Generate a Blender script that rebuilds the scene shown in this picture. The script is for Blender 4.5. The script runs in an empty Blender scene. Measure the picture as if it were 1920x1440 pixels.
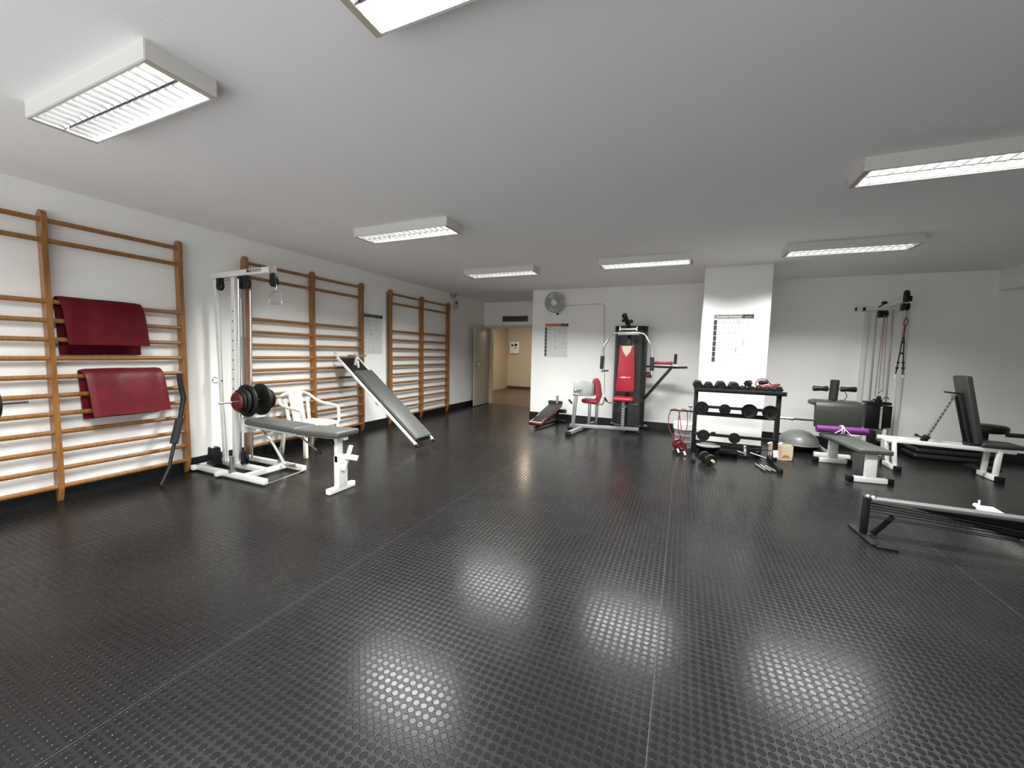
import bpy, bmesh, math, random
from mathutils import Vector, Matrix, Euler
random.seed(7)
C = bpy.context.scene
COL = C.collection
PI = math.pi
R = math.radians

# ------------------------------------------------------------------ camera, world, exposure
cam_d = bpy.data.cameras.new('camera')
cam = bpy.data.objects.new('camera', cam_d)
COL.objects.link(cam)
YAW, PITCH, ROLL, EYE = 0.4091, 0.0799, -0.0230, 1.44
fwd = Vector((-math.sin(YAW)*math.cos(PITCH), math.cos(YAW)*math.cos(PITCH), -math.sin(PITCH)))
rt0 = Vector((math.cos(YAW), math.sin(YAW), 0))
dn0 = fwd.cross(rt0)
rt = math.cos(ROLL)*rt0 + math.sin(ROLL)*dn0
dn = -math.sin(ROLL)*rt0 + math.cos(ROLL)*dn0
m = Matrix.Identity(4)
for i in range(3):
    m[i][0], m[i][1], m[i][2] = rt[i], -dn[i], -fwd[i]
m[2][3] = EYE
cam.matrix_world = m
cam_d.sensor_fit = 'HORIZONTAL'
cam_d.sensor_width = 36.0
cam_d.lens = 740.0/1920.0*36.0
cam_d.clip_start = 0.02
C.camera = cam
w = bpy.data.worlds.new('world'); C.world = w; w.use_nodes = True
w.node_tree.nodes['Background'].inputs[0].default_value = (0.97, 0.98, 1.0, 1)
w.node_tree.nodes['Background'].inputs[1].default_value = 1.15
C.view_settings.view_transform = 'Standard'
C.view_settings.look = 'None'
C.view_settings.gamma = 1.0
C.view_settings.use_curve_mapping = False
C.view_settings.exposure = 0.94
LAMP_W = 31.0          # watts per luminaire opening
LAMP_SPREAD = R(143)
TUBE_E = (30.0, 7.0, 5.0)   # tubes of the front, middle and back row (dimmed further back so the louvres show)
LAMP_COL = (0.985, 1.0, 1.0)

# ------------------------------------------------------------------ materials
def mat(name, col, rough=0.5, metal=0.0, noise=0.0, nscale=20.0, spec=0.5, coat=0.0, bump=0.0, bscale=200.0, col2=None, emit=None):
    M = bpy.data.materials.new(name); M.use_nodes = True
    nt = M.node_tree; b = nt.nodes['Principled BSDF']
    b.inputs['Base Color'].default_value = (*col, 1)
    b.inputs['Roughness'].default_value = rough
    b.inputs['Metallic'].default_value = metal
    b.inputs['Specular IOR Level'].default_value = spec
    b.inputs['Coat Weight'].default_value = coat
    if emit:
        b.inputs['Emission Color'].default_value = (*emit[0], 1)
        b.inputs['Emission Strength'].default_value = emit[1]
    tc = nt.nodes.new('ShaderNodeTexCoord')
    if noise or col2:
        n = nt.nodes.new('ShaderNodeTexNoise'); n.inputs['Scale'].default_value = nscale
        n.inputs['Detail'].default_value = 5
        nt.links.new(tc.outputs['Object'], n.inputs['Vector'])
        r = nt.nodes.new('ShaderNodeValToRGB')
        c2 = col2 or tuple(max(0, c*(1-noise)) for c in col)
        r.color_ramp.elements[0].position = 0.35; r.color_ramp.elements[1].position = 0.65
        r.color_ramp.elements[0].color = (*c2, 1); r.color_ramp.elements[1].color = (*col, 1)
        nt.links.new(n.outputs['Fac'], r.inputs['Fac'])
        nt.links.new(r.outputs['Color'], b.inputs['Base Color'])
    if bump:
        n2 = nt.nodes.new('ShaderNodeTexNoise'); n2.inputs['Scale'].default_value = bscale
        n2.inputs['Detail'].default_value = 4
        nt.links.new(tc.outputs['Object'], n2.inputs['Vector'])
        bp = nt.nodes.new('ShaderNodeBump'); bp.inputs['Strength'].default_value = bump
        bp.inputs['Distance'].default_value = 0.002
        nt.links.new(n2.outputs['Fac'], bp.inputs['Height'])
        nt.links.new(bp.outputs['Normal'], b.inputs['Normal'])
    return M

M_wall = mat('white_wall_paint', (0.90, 0.89, 0.845), 0.75, noise=0.03, nscale=1.3, bump=0.25, bscale=90)
M_ceil = mat('ceiling_paint', (0.90, 0.89, 0.885), 0.85, noise=0.03, nscale=0.8, bump=0.2, bscale=110)
M_base = mat('black_skirting', (0.008, 0.008, 0.009), 0.35)
M_white = mat('white_powder_coat', (0.74, 0.74, 0.70), 0.32, noise=0.05, nscale=9)
M_silver = mat('silver_powder_coat', (0.34, 0.34, 0.33), 0.38, metal=0.4, noise=0.08, nscale=14)
M_chrome = mat('chrome', (0.72, 0.72, 0.72), 0.16, metal=1.0)
M_steel = mat('brushed_steel', (0.33, 0.33, 0.33), 0.38, metal=0.9)
M_dsteel = mat('dark_steel', (0.008, 0.008, 0.0085), 0.45, spec=0.35)
M_black = mat('black_plastic', (0.005, 0.005, 0.0055), 0.4, spec=0.35)
M_rubber = mat('black_rubber', (0.006, 0.0055, 0.0055), 0.55, spec=0.3, noise=0.3, nscale=30)
M_foam = mat('black_foam', (0.010, 0.0095, 0.010), 0.75, bump=0.4, bscale=300)
M_iron = mat('cast_iron', (0.008, 0.0072, 0.0066), 0.5, spec=0.35, noise=0.35, nscale=24, bump=0.25, bscale=140)
M_redplate = mat('red_enamel', (0.10, 0.006, 0.008), 0.35, noise=0.2, nscale=20)
M_gpad = mat('grey_vinyl', (0.070, 0.073, 0.066), 0.42, noise=0.12, nscale=7, bump=0.15, bscale=350)
M_dpad = mat('charcoal_vinyl', (0.042, 0.042, 0.038), 0.42, noise=0.15, nscale=7, bump=0.15, bscale=350)
M_maroon = mat('maroon_vinyl', (0.10, 0.005, 0.009), 0.5, spec=0.12, noise=0.25, nscale=5, bump=0.35, bscale=16)
M_maroon2 = mat('worn_maroon_vinyl', (0.14, 0.009, 0.013), 0.38, spec=0.25, noise=0.35, nscale=5, bump=0.5, bscale=14)
M_red = mat('red_vinyl', (0.30, 0.014, 0.024), 0.4, noise=0.12, nscale=8)
M_beige = mat('beige_vinyl', (0.46, 0.42, 0.33), 0.5)
M_plastic = mat('cream_white_plastic', (0.72, 0.69, 0.56), 0.35)
M_wplastic = mat('white_plastic', (0.78, 0.78, 0.75), 0.4)
M_gplastic = mat('grey_plastic', (0.30, 0.30, 0.29), 0.45)
M_fan = mat('pale_grey_fan_plastic', (0.46, 0.46, 0.44), 0.4)
M_rail = mat('grey_rail_vinyl', (0.085, 0.085, 0.08), 0.5)
M_purple = mat('purple_foam', (0.135, 0.026, 0.155), 0.5, noise=0.1, nscale=30)
M_dpurple = mat('dark_purple_foam', (0.055, 0.012, 0.09), 0.55)
M_cord = mat('white_cord', (0.75, 0.73, 0.70), 0.7)
M_redtube = mat('red_rubber_tube', (0.17, 0.006, 0.008), 0.4)
M_rope = mat('pinkish_steel_rope', (0.26, 0.13, 0.12), 0.5)
M_paper = mat('poster_paper', (0.74, 0.74, 0.71), 0.5)
M_ink = mat('poster_ink', (0.03, 0.03, 0.03), 0.5)
M_ink2 = mat('poster_grey_ink', (0.20, 0.20, 0.20), 0.5)
M_orange = mat('poster_orange', (0.50, 0.19, 0.06), 0.5)
M_teal = mat('poster_teal', (0.06, 0.13, 0.16), 0.5)
M_door = mat('cream_door_paint', (0.52, 0.48, 0.37), 0.45, noise=0.03, nscale=3)
M_frame = mat('cream_frame_paint', (0.60, 0.56, 0.44), 0.45)
M_hall = mat('ochre_hall_paint', (0.52, 0.44, 0.33), 0.7)
M_vent = mat('brown_grille', (0.10, 0.08, 0.07), 0.5)
M_ball = mat('grey_dome_rubber', (0.21, 0.21, 0.20), 0.3, noise=0.05, nscale=6)
M_card = mat('printed_card', (0.55, 0.47, 0.32), 0.6, noise=0.1, nscale=20)
M_pink = mat('printed_pink', (0.55, 0.24, 0.19), 0.6, col2=(0.50, 0.42, 0.30), nscale=18)
M_amber = mat('amber_print', (0.50, 0.12, 0.03), 0.5)
M_tan = mat('tan_plastic', (0.50, 0.38, 0.20), 0.5)
M_tape = mat('black_worn_vinyl', (0.022, 0.024, 0.020), 0.45, noise=0.3, nscale=14)
M_tubes = [mat('lit_fluorescent_tube', (0.9, 0.9, 0.9), 0.5, emit=(LAMP_COL, e)) for e in TUBE_E]
M_refl = mat('white_reflector', (0.85, 0.85, 0.83), 0.28, metal=0.0)
M_louv = mat('satin_aluminium_louvre', (0.80, 0.80, 0.80), 0.22, metal=0.85)
M_housing = mat('white_luminaire_steel', (0.66, 0.65, 0.61), 0.45)

def wood_material():
    M = bpy.data.materials.new('varnished_beech'); M.use_nodes = True
    nt = M.node_tree; b = nt.nodes['Principled BSDF']
    tc = nt.nodes.new('ShaderNodeTexCoord'); mp = nt.nodes.new('ShaderNodeMapping')
    mp.inputs['Scale'].default_value = (16, 16, 1.2)
    n = nt.nodes.new('ShaderNodeTexNoise'); n.inputs['Scale'].default_value = 3.0; n.inputs['Detail'].default_value = 6
    r = nt.nodes.new('ShaderNodeValToRGB')
    r.color_ramp.elements[0].position = 0.3; r.color_ramp.elements[1].position = 0.7
    r.color_ramp.elements[0].color = (0.20, 0.083, 0.020, 1); r.color_ramp.elements[1].color = (0.33, 0.150, 0.040, 1)
    nt.links.new(tc.outputs['Object'], mp.inputs['Vector']); nt.links.new(mp.outputs['Vector'], n.inputs['Vector'])
    nt.links.new(n.outputs['Fac'], r.inputs['Fac']); nt.links.new(r.outputs['Color'], b.inputs['Base Color'])
    b.inputs['Roughness'].default_value = 0.33
    return M
M_wood = wood_material()

def floor_material():
    """black studded rubber: round coins on a square 36 mm grid, laid in wide rolls with a thin seam"""
    M = bpy.data.materials.new('studded_rubber_floor'); M.use_nodes = True
    nt = M.node_tree; L = nt.links.new; b = nt.nodes['Principled BSDF']
    def math_(op, a, bb=None, clamp=False):
        n = nt.nodes.new('ShaderNodeMath'); n.operation = op; n.use_clamp = clamp
        for i, v in enumerate((a, bb)):
            if v is None: continue
            if isinstance(v, (int, float)): n.inputs[i].default_value = v
            else: L(v, n.inputs[i])
        return n.outputs[0]
    tc = nt.nodes.new('ShaderNodeTexCoord'); sx = nt.nodes.new('ShaderNodeSeparateXYZ')
    L(tc.outputs['Object'], sx.inputs[0])
    P = 0.0362
    u = math_('SUBTRACT', math_('FRACT', math_('DIVIDE', math_('ADD', sx.outputs[0], 10.0), P)), 0.5)
    v = math_('SUBTRACT', math_('FRACT', math_('DIVIDE', math_('ADD', sx.outputs[1], 10.0), P)), 0.5)
    d = math_('SQRT', math_('ADD', math_('MULTIPLY', u, u), math_('MULTIPLY', v, v)))
    mr = nt.nodes.new('ShaderNodeMapRange'); mr.interpolation_type = 'SMOOTHSTEP'
    L(d, mr.inputs['Value'])
    mr.inputs['From Min'].default_value = 0.345; mr.inputs['From Max'].default_value = 0.435
    mr.inputs['To Min'].default_value = 1.0; mr.inputs['To Max'].default_value = 0.0
    coin = mr.outputs[0]
    # fine wear
    n1 = nt.nodes.new('ShaderNodeTexNoise'); n1.inputs['Scale'].default_value = 1.1; n1.inputs['Detail'].default_value = 8
    n1.inputs['Roughness'].default_value = 0.65
    L(tc.outputs['Object'], n1.inputs['Vector'])
    n2 = nt.nodes.new('ShaderNodeTexNoise'); n2.inputs['Scale'].default_value = 240; n2.inputs['Detail'].default_value = 3
    L(tc.outputs['Object'], n2.inputs['Vector'])
    h = math_('ADD', math_('MULTIPLY', coin, 1.0), math_('MULTIPLY', n2.outputs['Fac'], 0.10))
    bp = nt.nodes.new('ShaderNodeBump'); bp.inputs['Strength'].default_value = 1.0; bp.inputs['Distance'].default_value = 0.0019
    L(h, bp.inputs['Height'])
    # seams every 1.9 m in x
    s = math_('ABSOLUTE', math_('SUBTRACT', math_('FRACT', math_('DIVIDE', math_('ADD', sx.outputs[0], 0.05+19.0), 1.9)), 0.0))
    seam = math_('LESS_THAN', s, 0.0014)
    ramp = nt.nodes.new('ShaderNodeValToRGB')
    ramp.color_ramp.elements[0].position = 0.3; ramp.color_ramp.elements[1].position = 0.75
    ramp.color_ramp.elements[0].color = (0.0062, 0.0058, 0.0057, 1); ramp.color_ramp.elements[1].color = (0.0125, 0.0118, 0.0115, 1)
    L(n1.outputs['Fac'], ramp.inputs['Fac'])
    mx = nt.nodes.new('ShaderNodeMixRGB'); mx.inputs['Color2'].default_value = (0.06, 0.057, 0.055, 1)
    L(seam, mx.inputs['Fac']); L(ramp.outputs['Color'], mx.inputs['Color1'])
    # scuffs: small pale specks
    vo = nt.nodes.new('ShaderNodeTexVoronoi'); vo.inputs['Scale'].default_value = 1.7
    L(tc.outputs['Object'], vo.inputs['Vector'])
    speck = math_('LESS_THAN', vo.outputs['Distance'], 0.011)
    mx2 = nt.nodes.new('ShaderNodeMixRGB'); mx2.inputs['Color2'].default_value = (0.30, 0.28, 0.25, 1)
    L(speck, mx2.inputs['Fac']); L(mx.outputs['Color'], mx2.inputs['Color1'])
    L(mx2.outputs['Color'], b.inputs['Base Color'])
    rr = nt.nodes.new('ShaderNodeMapRange'); L(n1.outputs['Fac'], rr.inputs['Value'])
    rr.inputs['To Min'].default_value = 0.13; rr.inputs['To Max'].default_value = 0.22
    gr = nt.nodes.new('ShaderNodeMapRange'); gr.interpolation_type = 'SMOOTHSTEP'; L(d, gr.inputs['Value'])
    gr.inputs['From Min'].default_value = 0.42; gr.inputs['From Max'].default_value = 0.47; gr.inputs['To Min'].default_value = 0.0; gr.inputs['To Max'].default_value = 0.15
    gap = gr.outputs[0]
    L(math_('ADD', rr.outputs[0], gap), b.inputs['Roughness'])
    b.inputs['Specular IOR Level'].default_value = 0.20
    L(bp.outputs['Normal'], b.inputs['Normal'])
    return M
M_floor = floor_material()

def tile_material():
    M = bpy.data.materials.new('brown_floor_tiles'); M.use_nodes = True
    nt = M.node_tree; b = nt.nodes['Principled BSDF']
    tc = nt.nodes.new('ShaderNodeTexCoord'); br = nt.nodes.new('ShaderNodeTexBrick')
    br.offset = 0; br.inputs['Scale'].default_value = 1.0
    br.inputs['Brick Width'].default_value = 0.33; br.inputs['Row Height'].default_value = 0.33
    br.inputs['Mortar Size'].default_value = 0.008
    br.inputs['Color1'].default_value = (0.060, 0.038, 0.026, 1); br.inputs['Color2'].default_value = (0.072, 0.045, 0.030, 1)
    br.inputs['Mortar'].default_value = (0.04, 0.03, 0.024, 1)
    nt.links.new(tc.outputs['Object'], br.inputs['Vector']); nt.links.new(br.outputs['Color'], b.inputs['Base Color'])
    b.inputs['Roughness'].default_value = 0.3
    return M
M_tile = tile_material()

# ------------------------------------------------------------------ mesh helpers
V = Vector
def frame(d, up=(0, 0, 1)):
    d = V(d).normalized(); u = V(up)
    if abs(d.dot(u)) > 0.98: u = V((1, 0, 0)) if abs(d.x) < 0.9 else V((0, 1, 0))
    s = d.cross(u).normalized(); u = s.cross(d).normalized()
    return d, s, u

class B:
    def __init__(s): s.bm = bmesh.new()
    def box(s, c, size, rot=None, bev=0.0, seg=2):
        t = bmesh.new(); bmesh.ops.create_cube(t, size=1.0)
        for v in t.verts: v.co = V((v.co.x*size[0], v.co.y*size[1], v.co.z*size[2]))
        if bev: bmesh.ops.bevel(t, geom=t.edges[:], offset=min(bev, min(size)*0.48), segments=seg, profile=0.5, affect='EDGES')
        M = Matrix.Translation(V(c))
        if rot is not None: M = M @ (Euler(rot).to_matrix().to_4x4() if not isinstance(rot, Matrix) else rot.to_4x4())
        t.transform(M); s._merge(t); return s
    def _merge(s, t):
        me = bpy.data.meshes.new('tmp'); t.to_mesh(me); t.free()
        s.bm.from_mesh(me); bpy.data.meshes.remove(me)
    def bb(s, lo, hi, bev=0.0, seg=2):
        lo, hi = V(lo), V(hi); return s.box((lo+hi)/2, [abs(x) for x in (hi-lo)], None, bev, seg)
    def bar(s, a, b, w, h, bev=0.004, up=(0, 0, 1), seg=2):
        a, b = V(a), V(b); d, sd, u = frame(b-a, up)
        M = Matrix((d, sd, u)).transposed()
        return s.box((a+b)/2, ((b-a).length, w, h), M, bev, seg)
    def cyl(s, a, b, r, r2=None, n=16, caps=True):
        a, b = V(a), V(b); d, sd, u = frame(b-a); r2 = r if r2 is None else r2
        A = [s.bm.verts.new(a+(sd*math.cos(2*PI*k/n)+u*math.sin(2*PI*k/n))*r) for k in range(n)]
        Bv = [s.bm.verts.new(b+(sd*math.cos(2*PI*k/n)+u*math.sin(2*PI*k/n))*r2) for k in range(n)]
        for k in range(n):
            j = (k+1) % n; s.bm.faces.new((A[k], A[j], Bv[j], Bv[k]))
        if caps: s.bm.faces.new(A[::-1]); s.bm.faces.new(Bv)
        return s
    def tube(s, pts, r, n=10, closed=False, smooth=0):
        pts = [V(p) for p in pts]
        if smooth: pts = catmull(pts, smooth, closed)
        N = len(pts); rings = []; prev = None
        for i in range(N):
            if closed: d = pts[(i+1) % N]-pts[i-1]
            else: d = pts[min(i+1, N-1)]-pts[max(i-1, 0)]
            d.normalize()
            if prev is None: _, sd, u = frame(d)
            else:
                u = prev-d*prev.dot(d)
                if u.length < 1e-6: _, sd, u = frame(d)
                u.normalize(); sd = d.cross(u)
            prev = u
            rr = r[i] if isinstance(r, (list, tuple)) else r
            rings.append([s.bm.verts.new(pts[i]+(sd*math.cos(2*PI*k/n)+u*math.sin(2*PI*k/n))*rr) for k in range(n)])
        for i in range(N if closed else N-1):
            A, Bv = rings[i], rings[(i+1) % N]
            for k in range(n):
                j = (k+1) % n; s.bm.faces.new((A[k], A[j], Bv[j], Bv[k]))
        if not closed: s.bm.faces.new(rings[0][::-1]); s.bm.faces.new(rings[-1])
        return s
    def lathe(s, prof, c, axis=(0, 0, 1), n=28):
        c = V(c); d, sd, u = frame(axis); rings = []
        for r, h in prof:
            if r < 1e-6: rings.append([s.bm.verts.new(c+d*h)])
            else: rings.append([s.bm.verts.new(c+d*h+(sd*math.cos(2*PI*k/n)+u*math.sin(2*PI*k/n))*r) for k in range(n)])
        for A, Bv in zip(rings, rings[1:]):
            for k in range(n):
                j = (k+1) % n
                if len(A) == 1 and len(Bv) == 1: continue
                if len(A) == 1: s.bm.faces.new((A[0], Bv[j], Bv[k]))
                elif len(Bv) == 1: s.bm.faces.new((A[k], A[j], Bv[0]))
                else: s.bm.faces.new((A[k], A[j], Bv[j], Bv[k]))
        if len(rings[0]) > 1: s.bm.faces.new(rings[0][::-1])
        if len(rings[-1]) > 1: s.bm.faces.new(rings[-1])
        return s
    def prism(s, poly, vec, bev=0.0):
        vec = V(vec); t = bmesh.new()
        A = [t.verts.new(V(p)) for p in poly]; Bv = [t.verts.new(V(p)+vec) for p in poly]
        n = len(poly); t.faces.new(A[::-1]); t.faces.new(Bv)
        for k in range(n):
            j = (k+1) % n; t.faces.new((A[k], A[j], Bv[j], Bv[k]))
        if bev: bmesh.ops.bevel(t, geom=t.edges[:], offset=bev, segments=2, profile=0.5, affect='EDGES')
        s._merge(t); return s
    def sphere(s, c, r, sc=(1, 1, 1), n=16):
        t = bmesh.new(); bmesh.ops.create_uvsphere(t, u_segments=n, v_segments=max(6, n//2), radius=r)
        t.transform(Matrix.Translation(V(c)) @ Matrix.Diagonal((*sc, 1))); s._merge(t); return s
    def grid(s, rows):
        vs = [[s.bm.verts.new(V(p)) for p in r] for r in rows]
        for i in range(len(vs)-1):
            for j in range(len(vs[0])-1):
                s.bm.faces.new((vs[i][j], vs[i+1][j], vs[i+1][j+1], vs[i][j+1]))
        return s
    def build(s, name, material, parent=None, angle=35, local=False):
        """local=False: geometry was written in world coordinates; it is moved into the parent's frame"""
        bmesh.ops.remove_doubles(s.bm, verts=s.bm.verts[:], dist=1e-5)
        bmesh.ops.recalc_face_normals(s.bm, faces=s.bm.faces[:])
        if parent is not None and not local:
            off = V((0, 0, 0)); q = parent
            while q is not None: off += q.location; q = q.parent
            s.bm.transform(Matrix.Translation(-off))
        me = bpy.data.meshes.new(name); s.bm.to_mesh(me); s.bm.free()
        for p in me.polygons: p.use_smooth = True
        me.set_sharp_from_angle(angle=R(angle))
        me.materials.append(material)
        o = bpy.data.objects.new(name, me); COL.objects.link(o)
        if parent is not None: o.parent = parent
        return o

def catmull(p, k, closed=False):
    out = []; N = len(p)
    for i in range(N if closed else N-1):
        if closed: a, b, c, d = p[i-1], p[i], p[(i+1) % N], p[(i+2) % N]
        else: a, b, c, d = p[max(i-1, 0)], p[i], p[i+1], p[min(i+2, N-1)]
        for t in range(k):
            x = t/k
            out.append(0.5*((2*b)+(c-a)*x+(2*a-5*b+4*c-d)*x*x+(3*b-a-3*c+d)*x**3))
    if not closed: out.append(p[-1])
    return out

def tag(o, label=None, cat=None, group=None, kind=None):
    if label: o['label'] = label
    if cat: o['category'] = cat
    if group: o['group'] = group
    if kind: o['kind'] = kind
    return o
def thing(name, loc, label, cat, group=None):
    o = bpy.data.objects.new(name, None); COL.objects.link(o)
    o.empty_display_size = 0.1; o.location = loc
    return tag(o, label, cat, group)
def struct(b, name, material, parent=None):
    o = b.build(name, material, parent)
    if parent is None: o['kind'] = 'structure'
    return o
def copy_tree(o, parent=None):
    c = o.copy(); COL.objects.link(c)
    if parent is not None: c.parent = parent
    for ch in list(o.children): copy_tree(ch, c)
    return c
def lettering(name, text, size, material, parent, loc, rot, extrude=0.0006, bold=0.0):
    cu = bpy.data.curves.new(name, 'FONT'); cu.body = text; cu.size = size; cu.extrude = extrude
    cu.align_x = 'CENTER'; cu.align_y = 'CENTER'; cu.offset = bold
    t = bpy.data.objects.new(name, cu); COL.objects.link(t)
    dg = bpy.context.evaluated_depsgraph_get()
    me = bpy.data.meshes.new_from_object(t.evaluated_get(dg)); me.name = name
    bpy.data.objects.remove(t); bpy.data.curves.remove(cu)
    me.transform(Matrix.Translation(V(loc)) @ Euler(rot).to_matrix().to_4x4())
    off = V((0, 0, 0)); q = parent
    while q is not None: off += q.location; q = q.parent
    me.transform(Matrix.Translation(-off))
    me.materials.clear(); me.materials.append(material)
    o = bpy.data.objects.new(name, me); COL.objects.link(o); o.parent = parent
    return o

# ------------------------------------------------------------------ the setting
XL, YB, YR, H = -5.18, 8.20, 9.90, 2.80     # left wall, back wall, recess wall, ceiling
XR, YF = 6.0, -0.75
struct(B().bb((XL-0.12, YF-0.1, -0.1), (XR+0.1, YR, 0.0)), 'floor', M_floor)
struct(B().bb((XL-0.12, YF-0.1, H), (XR+0.1, YR+0.1, H+0.1)), 'ceiling', M_ceil)
struct(B().bb((XL-0.12, YF-0.1, 0), (XL, YR, H)), 'wall_left', M_wall)
struct(B().bb((-3.10, YB, 0), (XR, YB+0.12, H)), 'wall_back', M_wall)
struct(B().bb((-3.10, YB+0.12, 0), (-2.98, YR, H)), 'wall_recess_right', M_wall)
DX0, DX1, DZ = -4.95, -3.35, 2.13
wr = B().bb((XL, YR, 0), (DX0, YR+0.1, H)).bb((DX1, YR, 0), (-2.98, YR+0.1, H)).bb((DX0, YR, DZ), (DX1, YR+0.1, H))
struct(wr, 'wall_recess', M_wall)
struct(B().bb((XR, YF, 0), (XR+0.1, YB, H)), 'wall_right', M_wall)
struct(B().bb((1.0, YF-0.1, 0), (XR, YF, H)), 'wall_front_partial', M_wall)  # unseen, cut short: holds world light off the right side, open elsewhere
struct(B().bb((0.225, 6.80, 0), (1.115, 7.35, H), 0.006), 'pillar', M_wall)
struct(B().bb((4.15, YF, 2.50), (XR, YB, H), 0.004), 'beam', M_ceil)
bz = 0.135
struct(B().bb((XL, YF, 0), (XL+0.012, YR, bz)), 'baseboard_left', M_base)
struct(B().bb((-3.10, YB-0.012, 0), (XR, YB, bz)), 'baseboard_back', M_base)
struct(B().bb((0.213, 6.788, 0), (1.127, 7.362, bz)), 'baseboard_pillar', M_base)
struct(B().bb((-3.112, YB-0.012, 0), (-3.10, YR, bz)), 'baseboard_recess', M_base)
# door opening trim, leaf, hall beyond
tr = B().bb((DX0-0.05, YR-0.015, 0), (DX0+0.02, YR+0.115, DZ+0.05)).bb((DX1-0.02, YR-0.015, 0), (DX1+0.05, YR+0.115, DZ+0.05))
tr.bb((DX0+0.02, YR-0.015, DZ-0.02), (DX1-0.02, YR+0.115, DZ+0.05))
struct(tr, 'trim_1', M_frame)
dl = struct(B().bb((-5.02, 9.02, 0.015), (-4.98, 9.86, 2.10), 0.003), 'door_1', M_door)
dh = B().bb((-4.98, 9.075, 0.98), (-4.970, 9.115, 1.20), 0.003).cyl((-4.975, 9.095, 1.09), (-4.93, 9.095, 1.09), 0.009)
dh.cyl((-4.93, 9.09, 1.09), (-4.93, 9.21, 1.09), 0.009)
struct(dh, 'door_handle', M_steel, dl)
struct(B().bb((-4.978, 9.84, 2.02), (-4.93, 9.87, 2.08), 0.004).bar((-4.95, 9.855, 2.05), (-4.80, 9.87, 2.08), 0.02, 0.012), 'door_closer_arm', M_gplastic, dl)
HX, HY = -6.55, 14.60
struct(B().bb((HX-0.2, YR, -0.1), (-1.5, HY+0.1, -0.001)), 'floor_hall', M_tile)
struct(B().bb((HX-0.2, YR+0.1, H-0.2), (-1.5, HY+0.1, H-0.1)), 'ceiling_hall', M_ceil)
struct(B().bb((HX-0.1, YR+0.1, 0), (HX, HY, H-0.2)), 'wall_hall_left', M_hall)
struct(B().bb((HX-0.1, HY, 0), (-1.5, HY+0.1, H-0.2)), 'wall_hall_back', M_hall)
struct(B().bb((-1.5, YR+0.1, 0), (-1.4, HY+0.1, H-0.2)), 'wall_hall_right', M_hall)
struct(B().bb((HX, HY-0.012, 0), (-1.5, HY, 0.09)), 'baseboard_hall', M_tile)
hl = bpy.data.lights.new('hall_lamp_light', 'AREA'); hl.energy = 34; hl.size = 0.5; hl.color = (1.0, 0.83, 0.62)
hlo = bpy.data.objects.new('hall_lamp_light', hl); COL.objects.link(hlo); hlo.location = (-4.6, 12.2, H-0.24)

# ------------------------------------------------------------------ ceiling luminaires
LL, LW, LH = 1.235, 0.295, 0.088
def make_lamp():
    r = thing('ceiling_light', (0, 0, 0), 'x', 'ceiling light')
    zb = -LH
    hb = B()
    hb.bb((-LL/2, -LW/2, -0.004), (LL/2, LW/2, 0))
    for sx in (-1, 1): hb.bb((sx*LL/2-0.004, -LW/2, zb), (sx*LL/2+0.004, LW/2, 0))
    for sy in (-1, 1): hb.bb((-LL/2, sy*LW/2-0.004, zb), (LL/2, sy*LW/2+0.004, 0))
    # narrow flange round the opening and spine between the two troughs
    for sy in (-1, 1): hb.bb((-LL/2, sy*(LW/2-0.006)-0.006, zb-0.003), (LL/2, sy*(LW/2-0.006)+0.006, zb))
    for sx in (-1, 1): B().bb((sx*(LL/2-0.016)-0.016, -LW/2, zb-0.004), (sx*(LL/2-0.016)+0.016, LW/2, zb)).build('end_trim', M_beige, r)
    hb.build('housing', M_housing, r)
    for sy in (-1, 1):
        yc = sy*LW/4
        tb = B().cyl((-LL/2+0.03, yc, -0.036), (LL/2-0.03, yc, -0.036), 0.013, n=12)
        tb.build('fluorescent_tube', M_tubes[0], r)
        rb = B(); rows = []
        for k in range(9):
            a = -1+2*k/8
            rows.append([(-LL/2+0.006, yc+a*0.066, -0.010-0.070*a*a), (LL/2-0.006, yc+a*0.066, -0.010-0.070*a*a)])
        rb.grid(rows); rb.build('reflector', M_refl, r)
        lv = B()
        nb = 17
        for k in range(nb):
            x = -LL/2+0.045+(LL-0.09)*k/(nb-1)
            poly = [(x-0.010, yc-0.062, zb+0.034), (x, yc-0.066, zb+0.002), (x, yc+0.066, zb+0.002), (x-0.010, yc+0.062, zb+0.034)]
            lv.grid([[(x-0.011, yc-0.060, zb+0.032), (x-0.011, yc+0.060, zb+0.032)], [(x, yc-0.067, zb+0.002), (x, yc+0.067, zb+0.002)],
                     [(x+0.011, yc-0.060, zb+0.032), (x+0.011, yc+0.060, zb+0.032)]])
        lv.build('louvre', M_louv, r)
    return r
lamp0 = make_lamp()
LAMPS = [(-2.90, 1.20, 'large bright two-tube ceiling light showing its whole louvre, near the mats', True),
         (-0.605, 1.20, 'overexposed ceiling light cut off by the top edge of the photo', True),
         (-2.90, 3.65, 'two-tube ceiling light hanging above the weights machine and bench', True),
         (1.665, 3.62, 'ceiling light cut off by the photo edge, above the low black bench', True),
         (-2.83, 5.98, 'small far ceiling light between door recess and wall bars', True),
         (-0.58, 5.92, 'far ceiling light between the home gym and the white pillar', True),
         (1.675, 5.86, 'far ceiling light above the curl bench, past the white pillar', True)]
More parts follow.
